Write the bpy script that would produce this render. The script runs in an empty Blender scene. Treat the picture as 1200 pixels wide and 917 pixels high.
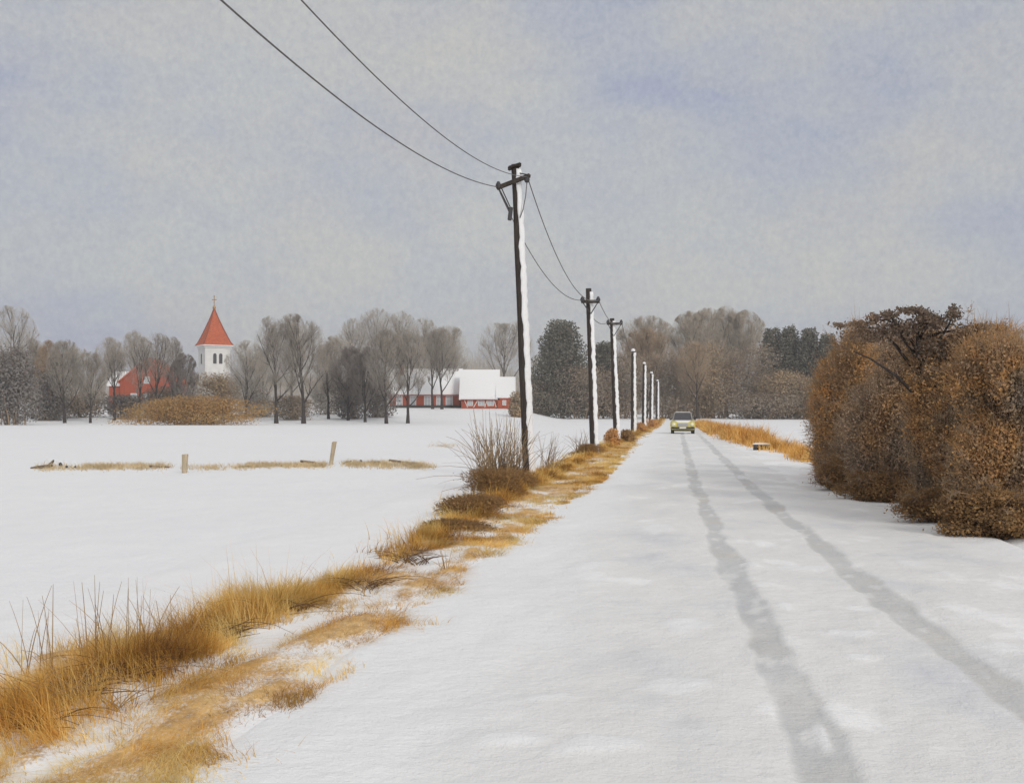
import bpy, bmesh, math, random
import numpy as np
from mathutils import Vector, Matrix

rng = np.random.default_rng(7)
random.seed(7)
sc = bpy.context.scene
COL = sc.collection
F = 1287.0          # focal length in picture pixels (1200 wide)
CH = 1.6            # eye height
HZ = 484.0          # horizon row
K = 0.15            # the road runs along x = K*y
PI = math.pi

# ------------------------------------------------------------------ helpers
def sm(a, b, x):
    u = np.clip((np.asarray(x, float) - a) / (b - a), 0, 1)
    return u * u * (3 - 2 * u)

def vnoise(x, y, seed=0):
    x = np.asarray(x, float); y = np.asarray(y, float)
    xi = np.floor(x).astype(np.int64); yi = np.floor(y).astype(np.int64)
    u = x - xi; v = y - yi
    u = u * u * (3 - 2 * u); v = v * v * (3 - 2 * v)
    def h(a, b):
        n = (a * 374761393 + b * 668265263 + seed * 1442695041) & 0xffffffff
        n = ((n ^ (n >> 13)) * 1274126177) & 0xffffffff
        n = n ^ (n >> 16)
        return (n & 0xffff) / 65535.0
    return (h(xi, yi) * (1 - u) + h(xi + 1, yi) * u) * (1 - v) + (h(xi, yi + 1) * (1 - u) + h(xi + 1, yi + 1) * u) * v

def fbm(x, y, seed=0, o=4):
    s = 0; a = 0.5; t = 0
    for i in range(o):
        s = s + a * vnoise(x, y, seed + i * 17); t += a
        x = np.asarray(x) * 2.03 + 5.1; y = np.asarray(y) * 2.03 + 3.7; a *= 0.5
    return s / t

def ground_z(x, y):
    x = np.asarray(x, float); y = np.asarray(y, float)
    b = x / np.maximum(y, 1.0)
    rise = sm(150, 216, y) * 2.74 + np.clip(y - 216, 0, 400) * 0.014
    z = rise * (1 - 0.75 * sm(-0.005, 0.05, b))
    t = x - K * y
    off = sm(5, 9, np.abs(t - 0.9))
    z = z + off * (fbm(x * 0.09, y * 0.09, 3, 3) - 0.5) * 0.34 * (1 - sm(60, 140, y))
    z = z + off * (fbm(x * 0.6, y * 0.35, 9, 3) - 0.5) * 0.07
    return z

def gz(x, y):
    return float(ground_z(np.array([x]), np.array([y]))[0])

def at(px, py, Y):
    """the point at depth Y that stands at that place of the photograph"""
    return Vector(((px - 600) / F * Y, Y, CH - (py - HZ) / F * Y))

def flat(px, py):
    Y = F * CH / (py - HZ)
    return (px - 600) / F * Y, Y

def mesh_obj(name, verts, faces=None, tris=None, quads=None, mat=None, parent=None, smooth=False, attrs=None):
    me = bpy.data.meshes.new(name)
    if faces is not None:
        me.from_pydata([tuple(v) for v in verts], [], faces)
    else:
        verts = np.asarray(verts, np.float32)
        nt = 0 if tris is None else len(tris); nq = 0 if quads is None else len(quads)
        me.vertices.add(len(verts)); me.vertices.foreach_set('co', verts.ravel())
        li = []
        if nt: li.append(np.asarray(tris, np.int32).ravel())
        if nq: li.append(np.asarray(quads, np.int32).ravel())
        li = np.concatenate(li)
        me.loops.add(len(li)); me.loops.foreach_set('vertex_index', li)
        me.polygons.add(nt + nq)
        tot = np.concatenate([np.full(nt, 3, np.int32), np.full(nq, 4, np.int32)])
        st = np.concatenate([[0], np.cumsum(tot)[:-1]]).astype(np.int32)
        me.polygons.foreach_set('loop_start', st)
        try: me.polygons.foreach_set('loop_total', tot)
        except Exception: pass
    if attrs:
        for k, (ty, arr) in attrs.items():
            if ty == 'c':
                a = me.color_attributes.new(k, 'FLOAT_COLOR', 'POINT')
                arr = np.asarray(arr, np.float32)
                arr = np.concatenate([arr, np.ones((len(arr), 1), np.float32)], 1)
                a.data.foreach_set('color', arr.ravel())
            else:
                a = me.attributes.new(k, 'FLOAT', 'POINT')
                a.data.foreach_set('value', np.asarray(arr, np.float32))
    me.update(calc_edges=True); me.validate()
    if smooth:
        me.polygons.foreach_set('use_smooth', np.ones(len(me.polygons), bool))
    if mat: me.materials.append(mat)
    o = bpy.data.objects.new(name, me); COL.objects.link(o)
    if parent: o.parent = parent
    return o

def tag(o, label=None, cat=None, group=None, kind=None):
    if label: o['label'] = label
    if cat: o['category'] = cat
    if group: o['group'] = group
    if kind: o['kind'] = kind
    return o

def empty(name, loc, rz=0.0):
    o = bpy.data.objects.new(name, None); COL.objects.link(o)
    o.location = loc; o.rotation_euler = (0, 0, rz); o.empty_display_size = 0.2
    return o

class MB:
    """collects shapes of one part"""
    def __init__(s): s.v = []; s.f = []
    def add(s, vs, fs):
        n = len(s.v); s.v += [tuple(v) for v in vs]; s.f += [tuple(i + n for i in f) for f in fs]; return s
    def box(s, c, size, rz=0, rx=0, ry=0):
        M = Matrix.Translation(c) @ Matrix.Rotation(rz, 4, 'Z') @ Matrix.Rotation(ry, 4, 'Y') @ Matrix.Rotation(rx, 4, 'X')
        a, b, d = (q / 2 for q in size)
        vs = [M @ Vector((x * a, y * b, z * d)) for x in (-1, 1) for y in (-1, 1) for z in (-1, 1)]
        return s.add(vs, [(0, 1, 3, 2), (4, 6, 7, 5), (0, 4, 5, 1), (2, 3, 7, 6), (0, 2, 6, 4), (1, 5, 7, 3)])
    def tube(s, pts, rad, k=8, cap=True):
        pts = [Vector(p) for p in pts]
        if not hasattr(rad, '__len__'): rad = [rad] * len(pts)
        vs = []; d0 = (pts[-1] - pts[0]).normalized()
        ref = Vector((0, 0, 1)) if abs(d0.z) < 0.9 else Vector((1, 0, 0))
        for i, p in enumerate(pts):
            d = (pts[min(i + 1, len(pts) - 1)] - pts[max(i - 1, 0)]).normalized()
            u = d.cross(ref).normalized(); w = d.cross(u)
            for j in range(k):
                a = 2 * PI * j / k
                vs.append(p + (u * math.cos(a) + w * math.sin(a)) * rad[i])
        fs = [(i * k + j, i * k + (j + 1) % k, (i + 1) * k + (j + 1) % k, (i + 1) * k + j) for i in range(len(pts) - 1) for j in range(k)]
        if cap: fs += [tuple(range(k))[::-1], tuple((len(pts) - 1) * k + j for j in range(k))]
        return s.add(vs, fs)
    def loft(s, rings, cap=True):
        k = len(rings[0]); vs = [p for r in rings for p in r]
        fs = [(i * k + j, i * k + (j + 1) % k, (i + 1) * k + (j + 1) % k, (i + 1) * k + j) for i in range(len(rings) - 1) for j in range(k)]
        if cap: fs += [tuple(range(k))[::-1], tuple((len(rings) - 1) * k + j for j in range(k))]
        return s.add(vs, fs)
    def prism(s, poly, y0, y1, ax='y'):
        a = [(x, y0, z) if ax == 'y' else (y0, x, z) for x, z in poly]
        b = [(x, y1, z) if ax == 'y' else (y1, x, z) for x, z in poly]
        return s.loft([a, b])
    def build(s, name, mat, parent=None, smooth=False, bevel=0):
        o = mesh_obj(name, s.v, faces=s.f, mat=mat, parent=parent)
        bm = bmesh.new(); bm.from_mesh(o.data)
        bmesh.ops.recalc_face_normals(bm, faces=bm.faces)
        if bevel:
            bmesh.ops.bevel(bm, geom=[e for e in bm.edges], offset=bevel, segments=2, affect='EDGES', clamp_overlap=True)
        bm.to_mesh(o.data); bm.free()
        if smooth:
            for p in o.data.polygons: p.use_smooth = True
        return o

# ------------------------------------------------------------------ materials
def new_mat(name):
    m = bpy.data.materials.new(name); m.use_nodes = True
    nt = m.node_tree; nt.nodes.clear()
    return m, nt

def N(nt, t, **kw):
    n = nt.nodes.new(t)
    for k, v in kw.items():
        if k in n.inputs.keys(): n.inputs[k].default_value = v
        else: setattr(n, k, v)
    return n

def ramp(nt, fac, stops):
    r = nt.nodes.new('ShaderNodeValToRGB')
    e = r.color_ramp.elements
    while len(e) < len(stops): e.new(0.5)
    for q, (p, c) in zip(e, stops):
        q.position = p; q.color = (*c, 1) if len(c) == 3 else c
    nt.links.new(fac, r.inputs['Fac'])
    return r.outputs['Color']

def mixc(nt, fac, a, b, mode='MIX'):
    m = nt.nodes.new('ShaderNodeMix'); m.data_type = 'RGBA'; m.blend_type = mode
    for s, v in ((m.inputs[0], fac), (m.inputs[6], a), (m.inputs[7], b)):
        if hasattr(v, 'is_linked') or hasattr(v, 'links'): nt.links.new(v, s)
        else: s.default_value = v if not hasattr(v, '__len__') else ((*v, 1) if len(v) == 3 else v)
    return m.outputs[2]

def noise(nt, scale, detail=4, rough=0.55, coord='Object', stretch=None):
    tc = nt.nodes.new('ShaderNodeTexCoord'); src = tc.outputs[coord]
    if stretch:
        mp = nt.nodes.new('ShaderNodeMapping'); mp.inputs['Scale'].default_value = stretch
        nt.links.new(src, mp.inputs['Vector']); src = mp.outputs['Vector']
    n = N(nt, 'ShaderNodeTexNoise'); n.inputs['Scale'].default_value = scale
    n.inputs['Detail'].default_value = detail; n.inputs['Roughness'].default_value = rough
    nt.links.new(src, n.inputs['Vector'])
    return n.outputs['Fac']

def finish(nt, color, rough=0.8, bump=None, bstr=0.3, bdist=0.05, spec=0.3, metal=0.0, transl=0.0, sss=0.0):
    p = N(nt, 'ShaderNodeBsdfPrincipled')
    if hasattr(color, 'links'): nt.links.new(color, p.inputs['Base Color'])
    else: p.inputs['Base Color'].default_value = (*color, 1)
    p.inputs['Roughness'].default_value = rough; p.inputs['Metallic'].default_value = metal
    p.inputs['Specular IOR Level'].default_value = spec
    nrm = None
    if bump is not None:
        for i, (h, st, di) in enumerate(bump if isinstance(bump, list) else [(bump, bstr, bdist)]):
            b = N(nt, 'ShaderNodeBump'); b.inputs['Strength'].default_value = st; b.inputs['Distance'].default_value = di
            nt.links.new(h, b.inputs['Height'])
            if nrm is not None: nt.links.new(nrm, b.inputs['Normal'])
            nrm = b.outputs['Normal']
        nt.links.new(nrm, p.inputs['Normal'])
    out = N(nt, 'ShaderNodeOutputMaterial'); sh = p.outputs['BSDF']
    if transl:
        tr = N(nt, 'ShaderNodeBsdfTranslucent'); mx = N(nt, 'ShaderNodeMixShader'); mx.inputs[0].default_value = transl
        if hasattr(color, 'links'): nt.links.new(color, tr.inputs['Color'])
        else: tr.inputs['Color'].default_value = (*color, 1)
        nt.links.new(sh, mx.inputs[1]); nt.links.new(tr.outputs[0], mx.inputs[2]); sh = mx.outputs[0]
    nt.links.new(sh, out.inputs['Surface'])

def simple(name, c, var=0.25, scale=6, rough=0.8, spec=0.25, bstr=0.2, bdist=0.01, transl=0, metal=0, stretch=None, c2=None):
    m, nt = new_mat(name)
    f = noise(nt, scale, 5, 0.6, stretch=stretch)
    a = tuple(q * (1 - var) for q in c); b = c2 or tuple(min(1, q * (1 + var)) for q in c)
    col = ramp(nt, f, [(0.3, a), (0.7, b)])
    finish(nt, col, rough, f, bstr, bdist, spec, metal, transl)
    return m

def attr_mat(name, attr, rough=0.85, transl=0.25, var=0.3, nscale=1.2):
    m, nt = new_mat(name)
    a = N(nt, 'ShaderNodeAttribute'); a.attribute_name = attr
    f = noise(nt, nscale, 3)
    g = ramp(nt, f, [(0.3, (1 - var,) * 3), (0.7, (1 + var,) * 3)])
    col = mixc(nt, 1.0, a.outputs['Color'], g, 'MULTIPLY')
    finish(nt, col, rough, transl=transl, spec=0.15)
    return m

def snow_mat():
    m, nt = new_mat('snow')
    big = noise(nt, 0.14, 4, 0.5); mid = noise(nt, 2.2, 5, 0.6, stretch=(1, 0.55, 1)); fine = noise(nt, 38, 4, 0.7)
    col = ramp(nt, big, [(0.3, (0.80, 0.81, 0.825)), (0.7, (0.845, 0.85, 0.855))])
    col = mixc(nt, 0.5, col, ramp(nt, mid, [(0.3, (0.775, 0.785, 0.80)), (0.7, (0.86, 0.86, 0.86))]))
    gr_ = noise(nt, 9, 4, 0.7)
    finish(nt, col, 0.6, [(mid, 0.35, 0.10), (gr_, 0.5, 0.035), (fine, 0.5, 0.012)], spec=0.15)
    return m

def road_mat():
    m, nt = new_mat('packed_snow')
    a = N(nt, 'ShaderNodeAttribute'); a.attribute_name = 'wear'
    pat = noise(nt, 0.9, 5, 0.55, stretch=(1, 0.6, 1)); mid = noise(nt, 3.5, 5, 0.65); fine = noise(nt, 45, 4, 0.7)
    dirt = noise(nt, 0.7, 3, 0.5)
    base = ramp(nt, pat, [(0.30, (0.63, 0.64, 0.665)), (0.45, (0.735, 0.732, 0.72)), (0.59, (0.77, 0.765, 0.75)), (0.64, (0.86, 0.86, 0.855))])
    sd_ = N(nt, 'ShaderNodeAttribute'); sd_.attribute_name = 'side'
    base = mixc(nt, sd_.outputs['Fac'], base, (0.82, 0.825, 0.83))
    base = mixc(nt, ramp(nt, mid, [(0.35, (0, 0, 0)), (0.75, (0.35,) * 3)]), base, (0.80, 0.80, 0.80))
    tr = ramp(nt, dirt, [(0.35, (0.535, 0.545, 0.55)), (0.55, (0.56, 0.56, 0.55)), (0.68, (0.59, 0.56, 0.51))])
    tr = mixc(nt, ramp(nt, mid, [(0.5, (0, 0, 0)), (0.8, (0.4,) * 3)]), tr, (0.62, 0.62, 0.62))
    col = mixc(nt, a.outputs['Fac'], base, tr)
    gr_ = noise(nt, 11, 4, 0.7)
    finish(nt, col, 0.6, [(mid, 0.4, 0.06), (gr_, 0.5, 0.03), (fine, 0.5, 0.012)], spec=0.2)
    return m

def verge_mat():
    m, nt = new_mat('verge_ground')
    a = N(nt, 'ShaderNodeAttribute'); a.attribute_name = 'litter'
    n1 = noise(nt, 2.2, 6, 0.65); n2 = noise(nt, 14, 5, 0.7, stretch=(1, 0.4, 1)); fine = noise(nt, 38, 4, 0.7)
    straw = ramp(nt, n1, [(0.30, (0.34, 0.18, 0.055)), (0.45, (0.62, 0.36, 0.11)), (0.60, (0.74, 0.47, 0.17)), (0.75, (0.78, 0.56, 0.27))])
    straw = mixc(nt, ramp(nt, n2, [(0.35, (0.55,) * 3), (0.6, (0, 0, 0))]), straw, (0.22, 0.12, 0.04))
    n3 = noise(nt, 48, 5, 0.75, stretch=(1, 0.55, 1))
    mask = N(nt, 'ShaderNodeMath', operation='ADD'); nt.links.new(a.outputs['Fac'], mask.inputs[0])
    q = N(nt, 'ShaderNodeMath', operation='MULTIPLY_ADD'); nt.links.new(n3, q.inputs[0]); q.inputs[1].default_value = 1.6; q.inputs[2].default_value = -0.88
    nt.links.new(q.outputs[0], mask.inputs[1])
    mk = ramp(nt, mask.outputs[0], [(0.44, (0, 0, 0)), (0.84, (0.95,) * 3)])
    so_ = N(nt, 'ShaderNodeAttribute'); so_.attribute_name = 'soil'
    straw = mixc(nt, so_.outputs['Fac'], straw, (0.11, 0.06, 0.03))
    sn = ramp(nt, n1, [(0.3, (0.805, 0.81, 0.82)), (0.7, (0.845, 0.845, 0.845))])
    finish(nt, mixc(nt, mk, sn, straw), 0.8, [(n1, 0.4, 0.08), (fine, 0.5, 0.02)], spec=0.15)
    return m

def leaf_mat(name, stops, scale=0.8, transl=0.3, fine=7.0):
    m, nt = new_mat(name)
    f = noise(nt, scale, 4, 0.6); g = noise(nt, fine, 2, 0.6)
    col = ramp(nt, f, stops)
    col = mixc(nt, 1.0, col, ramp(nt, g, [(0.3, (0.80,) * 3), (0.7, (1.22,) * 3)]), 'MULTIPLY')
    finish(nt, col, 0.75, transl=transl, spec=0.2)
    return m

M = {}
M['snow'] = snow_mat(); M['road'] = road_mat(); M['verge'] = verge_mat()
M['crust'] = simple('snow_crust', (0.84, 0.845, 0.85), 0.04, 12, 0.6, 0.15, 0.5, 0.02)
M['pole'] = simple('tarred_pole_wood', (0.05, 0.040, 0.034), 0.45, 5, 0.85, 0.2, 0.5, 0.01, stretch=(6, 6, 0.5))
M['iron'] = simple('dark_iron', (0.05, 0.048, 0.052), 0.3, 12, 0.6, 0.4)
M['wire'] = simple('wire', (0.13, 0.12, 0.118), 0.2, 3, 0.6, 0.3)
M['bark'] = simple('bark', (0.10, 0.085, 0.075), 0.4, 4, 0.9, 0.15, 0.5, 0.03, stretch=(4, 4, 0.6))
M['bark_dark'] = simple('bark_dark', (0.055, 0.046, 0.042), 0.4, 4, 0.9, 0.15, 0.5, 0.03, stretch=(4, 4, 0.6))
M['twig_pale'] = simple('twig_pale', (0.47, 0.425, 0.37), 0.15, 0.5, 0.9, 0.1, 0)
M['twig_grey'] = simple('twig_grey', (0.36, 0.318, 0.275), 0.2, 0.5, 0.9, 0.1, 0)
M['twig_mid'] = simple('twig_mid', (0.43, 0.375, 0.31), 0.15, 0.5, 0.9, 0.1, 0)
M['twig_brown'] = simple('twig_brown', (0.38, 0.285, 0.20), 0.2, 0.5, 0.9, 0.1, 0)
M['twig_hedge'] = simple('twig_hedge', (0.30, 0.215, 0.145), 0.3, 1.5, 0.9, 0.1, 0)
M['twig_dark'] = simple('twig_dark', (0.24, 0.21, 0.19), 0.2, 0.5, 0.9, 0.1, 0)
M['leaf_gold'] = leaf_mat('leaf_gold', [(0.3, (0.30, 0.17, 0.065)), (0.5, (0.48, 0.29, 0.11)), (0.7, (0.56, 0.38, 0.16))], 0.35, 0.25)
M['leaf_hedge'] = leaf_mat('leaf_hedge', [(0.32, (0.27, 0.225, 0.19)), (0.43, (0.40, 0.28, 0.17)), (0.50, (0.62, 0.35, 0.14)), (0.57, (0.42, 0.29, 0.18)), (0.66, (0.74, 0.37, 0.105))], 0.75, 0.3)
M['leaf_rust'] = leaf_mat('leaf_rust', [(0.3, (0.46, 0.28, 0.15)), (0.5, (0.64, 0.35, 0.13)), (0.7, (0.75, 0.40, 0.11))], 1.0, 0.3)
M['leaf_umber'] = leaf_mat('leaf_umber', [(0.3, (0.33, 0.26, 0.21)), (0.45, (0.42, 0.31, 0.215)), (0.58, (0.52, 0.34, 0.19)), (0.72, (0.62, 0.36, 0.15))], 1.1, 0.25)
M['leaf_brown'] = leaf_mat('leaf_brown', [(0.3, (0.22, 0.13, 0.06)), (0.5, (0.34, 0.20, 0.085)), (0.7, (0.46, 0.28, 0.11))], 1.2, 0.3)
M['leaf_dark'] = leaf_mat('leaf_dark', [(0.3, (0.14, 0.11, 0.09)), (0.5, (0.20, 0.15, 0.115)), (0.7, (0.30, 0.20, 0.12))], 1.2, 0.3)
M['weed_dark'] = simple('dark_weed', (0.13, 0.072, 0.035), 0.4, 3, 0.85, 0.15, 0.1)
M['leaf_taupe'] = leaf_mat('leaf_taupe', [(0.3, (0.24, 0.205, 0.17)), (0.5, (0.32, 0.265, 0.21)), (0.7, (0.38, 0.29, 0.20))], 0.25, 0.2, 2.0)
M['leaf_ochre'] = leaf_mat('leaf_ochre', [(0.3, (0.28, 0.22, 0.155)), (0.5, (0.40, 0.30, 0.19)), (0.7, (0.48, 0.34, 0.19))], 0.25, 0.2, 2.0)
M['leaf_slate'] = leaf_mat('leaf_slate', [(0.3, (0.17, 0.158, 0.155)), (0.5, (0.24, 0.22, 0.205)), (0.7, (0.30, 0.27, 0.24))], 0.25, 0.2, 2.0)
M['leaf_mist'] = leaf_mat('leaf_mist', [(0.3, (0.40, 0.38, 0.35)), (0.5, (0.48, 0.45, 0.41)), (0.7, (0.55, 0.51, 0.44))], 0.25, 0.2, 2.0)
M['needle'] = leaf_mat('needle', [(0.3, (0.125, 0.12, 0.10)), (0.5, (0.175, 0.165, 0.13)), (0.7, (0.22, 0.20, 0.15))], 0.3, 0.15, 2.0)
M['grass'] = attr_mat('dry_grass', 'tint', transl=0.3)
M['stalk'] = simple('dry_stalk', (0.44, 0.285, 0.13), 0.4, 3, 0.85, 0.15, 0.1, transl=0.1)
M['reed'] = simple('reed_stem', (0.34, 0.24, 0.14), 0.4, 2.5, 0.85, 0.15, 0.1, transl=0.1)
M['post'] = simple('grey_post_wood', (0.46, 0.38, 0.27), 0.3, 9, 0.9, 0.15, 0.4, 0.01, stretch=(5, 5, 0.6))
M['log'] = simple('fallen_wood', (0.17, 0.125, 0.085), 0.35, 7, 0.9, 0.15, 0.4, 0.01)
M['stone'] = simple('dark_stone', (0.07, 0.065, 0.06), 0.3, 9, 0.9, 0.2, 0.4, 0.01)
M['red'] = simple('falu_red_boards', (0.38, 0.088, 0.045), 0.18, 1.5, 0.85, 0.15, 0.4, 0.02, stretch=(6, 6, 0.3))
M['red_dull'] = simple('weathered_red_boards', (0.34, 0.082, 0.045), 0.2, 1.5, 0.85, 0.15, 0.4, 0.02, stretch=(6, 6, 0.3))
M['redroof'] = simple('red_roof_tiles', (0.47, 0.118, 0.052), 0.22, 2.2, 0.8, 0.2, 0.5, 0.05)
M['redridge'] = simple('red_ridge_tiles', (0.27, 0.075, 0.05), 0.2, 3, 0.8, 0.2, 0.3, 0.02)
M['plaster'] = simple('lime_plaster', (0.70, 0.695, 0.675), 0.07, 0.8, 0.9, 0.1, 0.2, 0.02)
M['trim'] = simple('white_trim', (0.72, 0.715, 0.70), 0.05, 5, 0.7, 0.25)
M['dark'] = simple('dark_louvre', (0.10, 0.098, 0.10), 0.2, 5, 0.8, 0.2)
M['glass'] = simple('window_glass', (0.45, 0.47, 0.50), 0.12, 1.5, 0.15, 0.5)
M['brass'] = simple('old_brass', (0.42, 0.24, 0.10), 0.25, 6, 0.45, 0.5, metal=0.5)
M['chimney'] = simple('chimney_brick', (0.30, 0.09, 0.06), 0.25, 5, 0.9, 0.15)
M['yellow'] = simple('yellow_paint', (0.66, 0.55, 0.09), 0.05, 3, 0.3, 0.5, 0)
M['cabin'] = simple('dusty_grey_paint', (0.27, 0.26, 0.23), 0.1, 4, 0.4, 0.4, 0)
M['screen'] = simple('dark_car_glass', (0.05, 0.047, 0.055), 0.15, 3, 0.12, 0.5, 0)
M['rubber'] = simple('rubber', (0.022, 0.022, 0.023), 0.2, 10, 0.85, 0.2)
M['chrome'] = simple('dull_chrome', (0.55, 0.55, 0.55), 0.05, 6, 0.3, 0.5, 0, metal=0.8)
M['plastic'] = simple('dark_bumper', (0.045, 0.043, 0.045), 0.2, 6, 0.6, 0.3)
M['lens'] = simple('lamp_glass', (0.75, 0.72, 0.45), 0.05, 6, 0.15, 0.6, 0)
M['plate'] = simple('white_plate', (0.75, 0.75, 0.74), 0.03, 6, 0.4, 0.4, 0)

# ------------------------------------------------------------------ ground, field, road, verges
def geo(a, b, d0, g):
    out = [a]; d = d0
    while out[-1] < b: out.append(out[-1] + d); d *= g
    return out

ys = list(np.arange(-16, 0, 0.5)) + list(np.arange(0, 40, 0.16)) + geo(40, 760, 0.2, 1.028)
tp = list(np.arange(0, 9, 0.16)) + geo(9, 620, 0.2, 1.06)
ts = np.array([-q for q in tp[::-1][:-1]] + tp)
Yg, Tg = np.meshgrid(np.array(ys), ts, indexing='ij')
Xg = Tg + K * Yg

def grid_faces(nr, nc):
    i = np.arange((nr - 1) * nc).reshape(nr - 1, nc)[:, :-1].ravel()
    return np.stack([i, i + 1, i + nc + 1, i + nc], 1)

Zg = ground_z(Xg, Yg)
inroad = sm(-2.35, -2.0, Tg) * (1 - sm(3.9, 4.3, Tg)) * (1 - sm(290, 310, Yg))
Zg = Zg - 0.10 * inroad
g = mesh_obj('snow_field', np.stack([Xg, Yg, Zg], 2).reshape(-1, 3), quads=grid_faces(*Yg.shape), mat=M['snow'], smooth=True)
tag(g, kind='structure')

def track_mask(T, Y):
    c1 = np.interp(Y, [3, 5, 6.7, 9, 13, 24, 45, 80, 200], [0.76, 0.70, 0.65, 0.60, 0.54, 0.42, 0.38, 0.40, 0.4])
    c2 = np.interp(Y, [3, 6.1, 9, 13, 24, 45, 80, 200], [1.98, 1.88, 1.80, 1.71, 1.62, 1.62, 1.64, 1.64])
    w1 = (fbm(Y * 1.1, T * 0 + 3, 21, 3) - 0.5) * 0.11; w2 = (fbm(Y * 1.0, T * 0 + 8, 33, 3) - 0.5) * 0.12
    e = (fbm(T * 5, Y * 2.2, 40, 3) - 0.5) * 0.10
    h1 = 0.125 + (fbm(Y * 0.8, T * 0 + 1, 50, 2) - 0.5) * 0.09; h2 = 0.135 + (fbm(Y * 0.7, T * 0 + 5, 60, 2) - 0.5) * 0.09
    a = 1 - sm(h1 - 0.035, h1 + 0.035, np.abs(T - c1 - w1 + e))
    b = 1 - sm(h2 - 0.035, h2 + 0.035, np.abs(T - c2 - w2 + e))
    return np.maximum(a, b)

yr = np.array(list(np.arange(-8, 2.5, 0.4)) + list(np.arange(2.5, 14, 0.045)) + geo(14, 300, 0.05, 1.0135))
tr = np.concatenate([np.arange(-2.6, 0.2, 0.07), np.arange(0.2, 2.3, 0.028), np.arange(2.3, 4.61, 0.07)])
Yr, Tr = np.meshgrid(yr, tr, indexing='ij'); Xr = Tr + K * Yr
mk = track_mask(Tr, Yr)
edge = sm(-2.6, -2.1, Tr) * (1 - sm(4.0, 4.55, Tr))
lump = (fbm(Tr * 1.3, Yr * 0.55, 70, 4) - 0.5) * 0.07 + (fbm(Tr * 5, Yr * 3, 75, 3) - 0.5) * 0.022
fresh = np.zeros_like(Tr)
for px, py, wx, wy in ((685, 668, .20, .35), (665, 618, .12, .3), (770, 620, .22, .7), (880, 664, .10, .25), (920, 713, .07, .16), (800, 735, .16, .25), (995, 746, .16, .12), (790, 806, .20, .22), (1170, 762, .16, .2), (1070, 662, .20, .25), (940, 668, .25, .2),
                       (1005, 775, .10, .1), (700, 880, .18, .14), (962, 862, .035, .22), (1110, 675, .08, .2), (640, 820, .12, .12), (600, 870, .14, .1), (870, 560, .2, .8), (730, 560, .25, 1.0)):
    xx, yy = flat(px, py); tt = xx - K * yy
    fresh = np.maximum(fresh, 1 - sm(0.5, 1.25, np.sqrt(((Tr - tt) / wx) ** 2 + ((Yr - yy) / wy) ** 2) + (fbm(Tr * 7, Yr * 4, 85, 3) - 0.5) * 1.4))
wear = np.clip(mk * (0.55 + 0.75 * fbm(Tr * 3.5, Yr * 1.6, 80, 4)) * (1 - 0.6 * sm(0.60, 0.72, fbm(Tr * 6, Yr * 2.6, 83, 3))), 0, 1) * (1 - 0.85 * fresh) * (1 - 0.75 * sm(70, 92, Yr))
Zr = ground_z(Xr, Yr) + 0.02 + lump * edge - 0.014 * mk * edge + 0.012 * fresh - 0.22 * (1 - edge)
ro = mesh_obj('road', np.stack([Xr, Yr, Zr], 2).reshape(-1, 3), quads=grid_faces(*Yr.shape), mat=M['road'], smooth=True,
              attrs={'wear': ('f', wear.ravel()), 'side': ('f', np.clip(0.85 * fresh + (1 - sm(-1.7, -0.3, Tr + (fbm(Tr * 2, Yr, 77, 3) - .5) * 1.0)) + sm(3.0, 4.2, Tr + (fbm(Tr * 2, Yr, 78, 3) - .5) * 1.0), 0, 1).ravel())})
tag(ro, kind='structure')

# -- dead grass and litter along the verges
def litter_left(T, Y):
    cu = np.interp(Y, [4, 7.2, 8.7, 10, 13.2, 17.8, 24, 42, 60, 90, 150, 210], [-3.45, -3.40, -3.15, -2.95, -2.80, -3.02, -3.1, -3.1, -3.0, -2.9, -2.85, -2.8])
    wi = np.interp(Y, [4, 7, 10, 14, 20, 30, 60, 200], [0.42, 0.34, 0.26, 0.26, 0.42, 0.45, 0.5, 0.5])
    wo = np.interp(Y, [4, 7, 9, 11, 14, 20, 60], [1.0, 0.75, 0.42, 0.32, 0.36, 0.5, 0.55])
    d = T - cu
    u = np.exp(-(d / np.where(d < 0, wo, wi)) ** 2)
    cl = np.interp(Y, [4, 6.5, 7.5, 9, 11, 15, 24, 42, 60], [-2.52, -2.42, -2.30, -2.25, -2.3, -2.4, -2.2, -2.45, -2.5])
    wl = np.interp(Y, [4, 7, 9, 12, 16, 24, 40], [0.34, 0.40, 0.34, 0.26, 0.36, 0.62, 0.4])
    l = 0.95 * np.exp(-((T - cl) / wl) ** 2) * (1 - sm(48, 60, Y))
    l = np.maximum(l, 1.0 * np.exp(-((T + 2.95) / 0.22) ** 2 - ((Y - 5.0) / 0.55) ** 2))
    l = l + 0.18 * np.exp(-((T + 2.25) / 0.35) ** 2) * sm(8.5, 10, Y) * (1 - sm(15, 18, Y))
    n = fbm(T * 1.6, Y * 0.75, 90, 4); n2 = fbm(T * 4.5, Y * 2.2, 95, 3)
    mid = 0.62 * np.exp(-((T + 2.7) / 0.30) ** 2) * (0.4 + 1.2 * sm(0.42, 0.6, fbm(T * 0.9, Y * 0.9, 97, 2))) * (1 - sm(36, 48, Y))
    l = np.maximum(l, mid)
    m = np.maximum(u, l) * 1.25 + (n - 0.5) * 2.0 + (n2 - 0.5) * 1.7 - 0.16
    core = np.exp(-((T - cu) / 0.16) ** 2) * (0.7 + 0.6 * n)
    return np.clip(m, 0, 1) * np.clip(np.maximum(u, l) * 3, 0, 1), np.clip(core, 0, 1)

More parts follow.
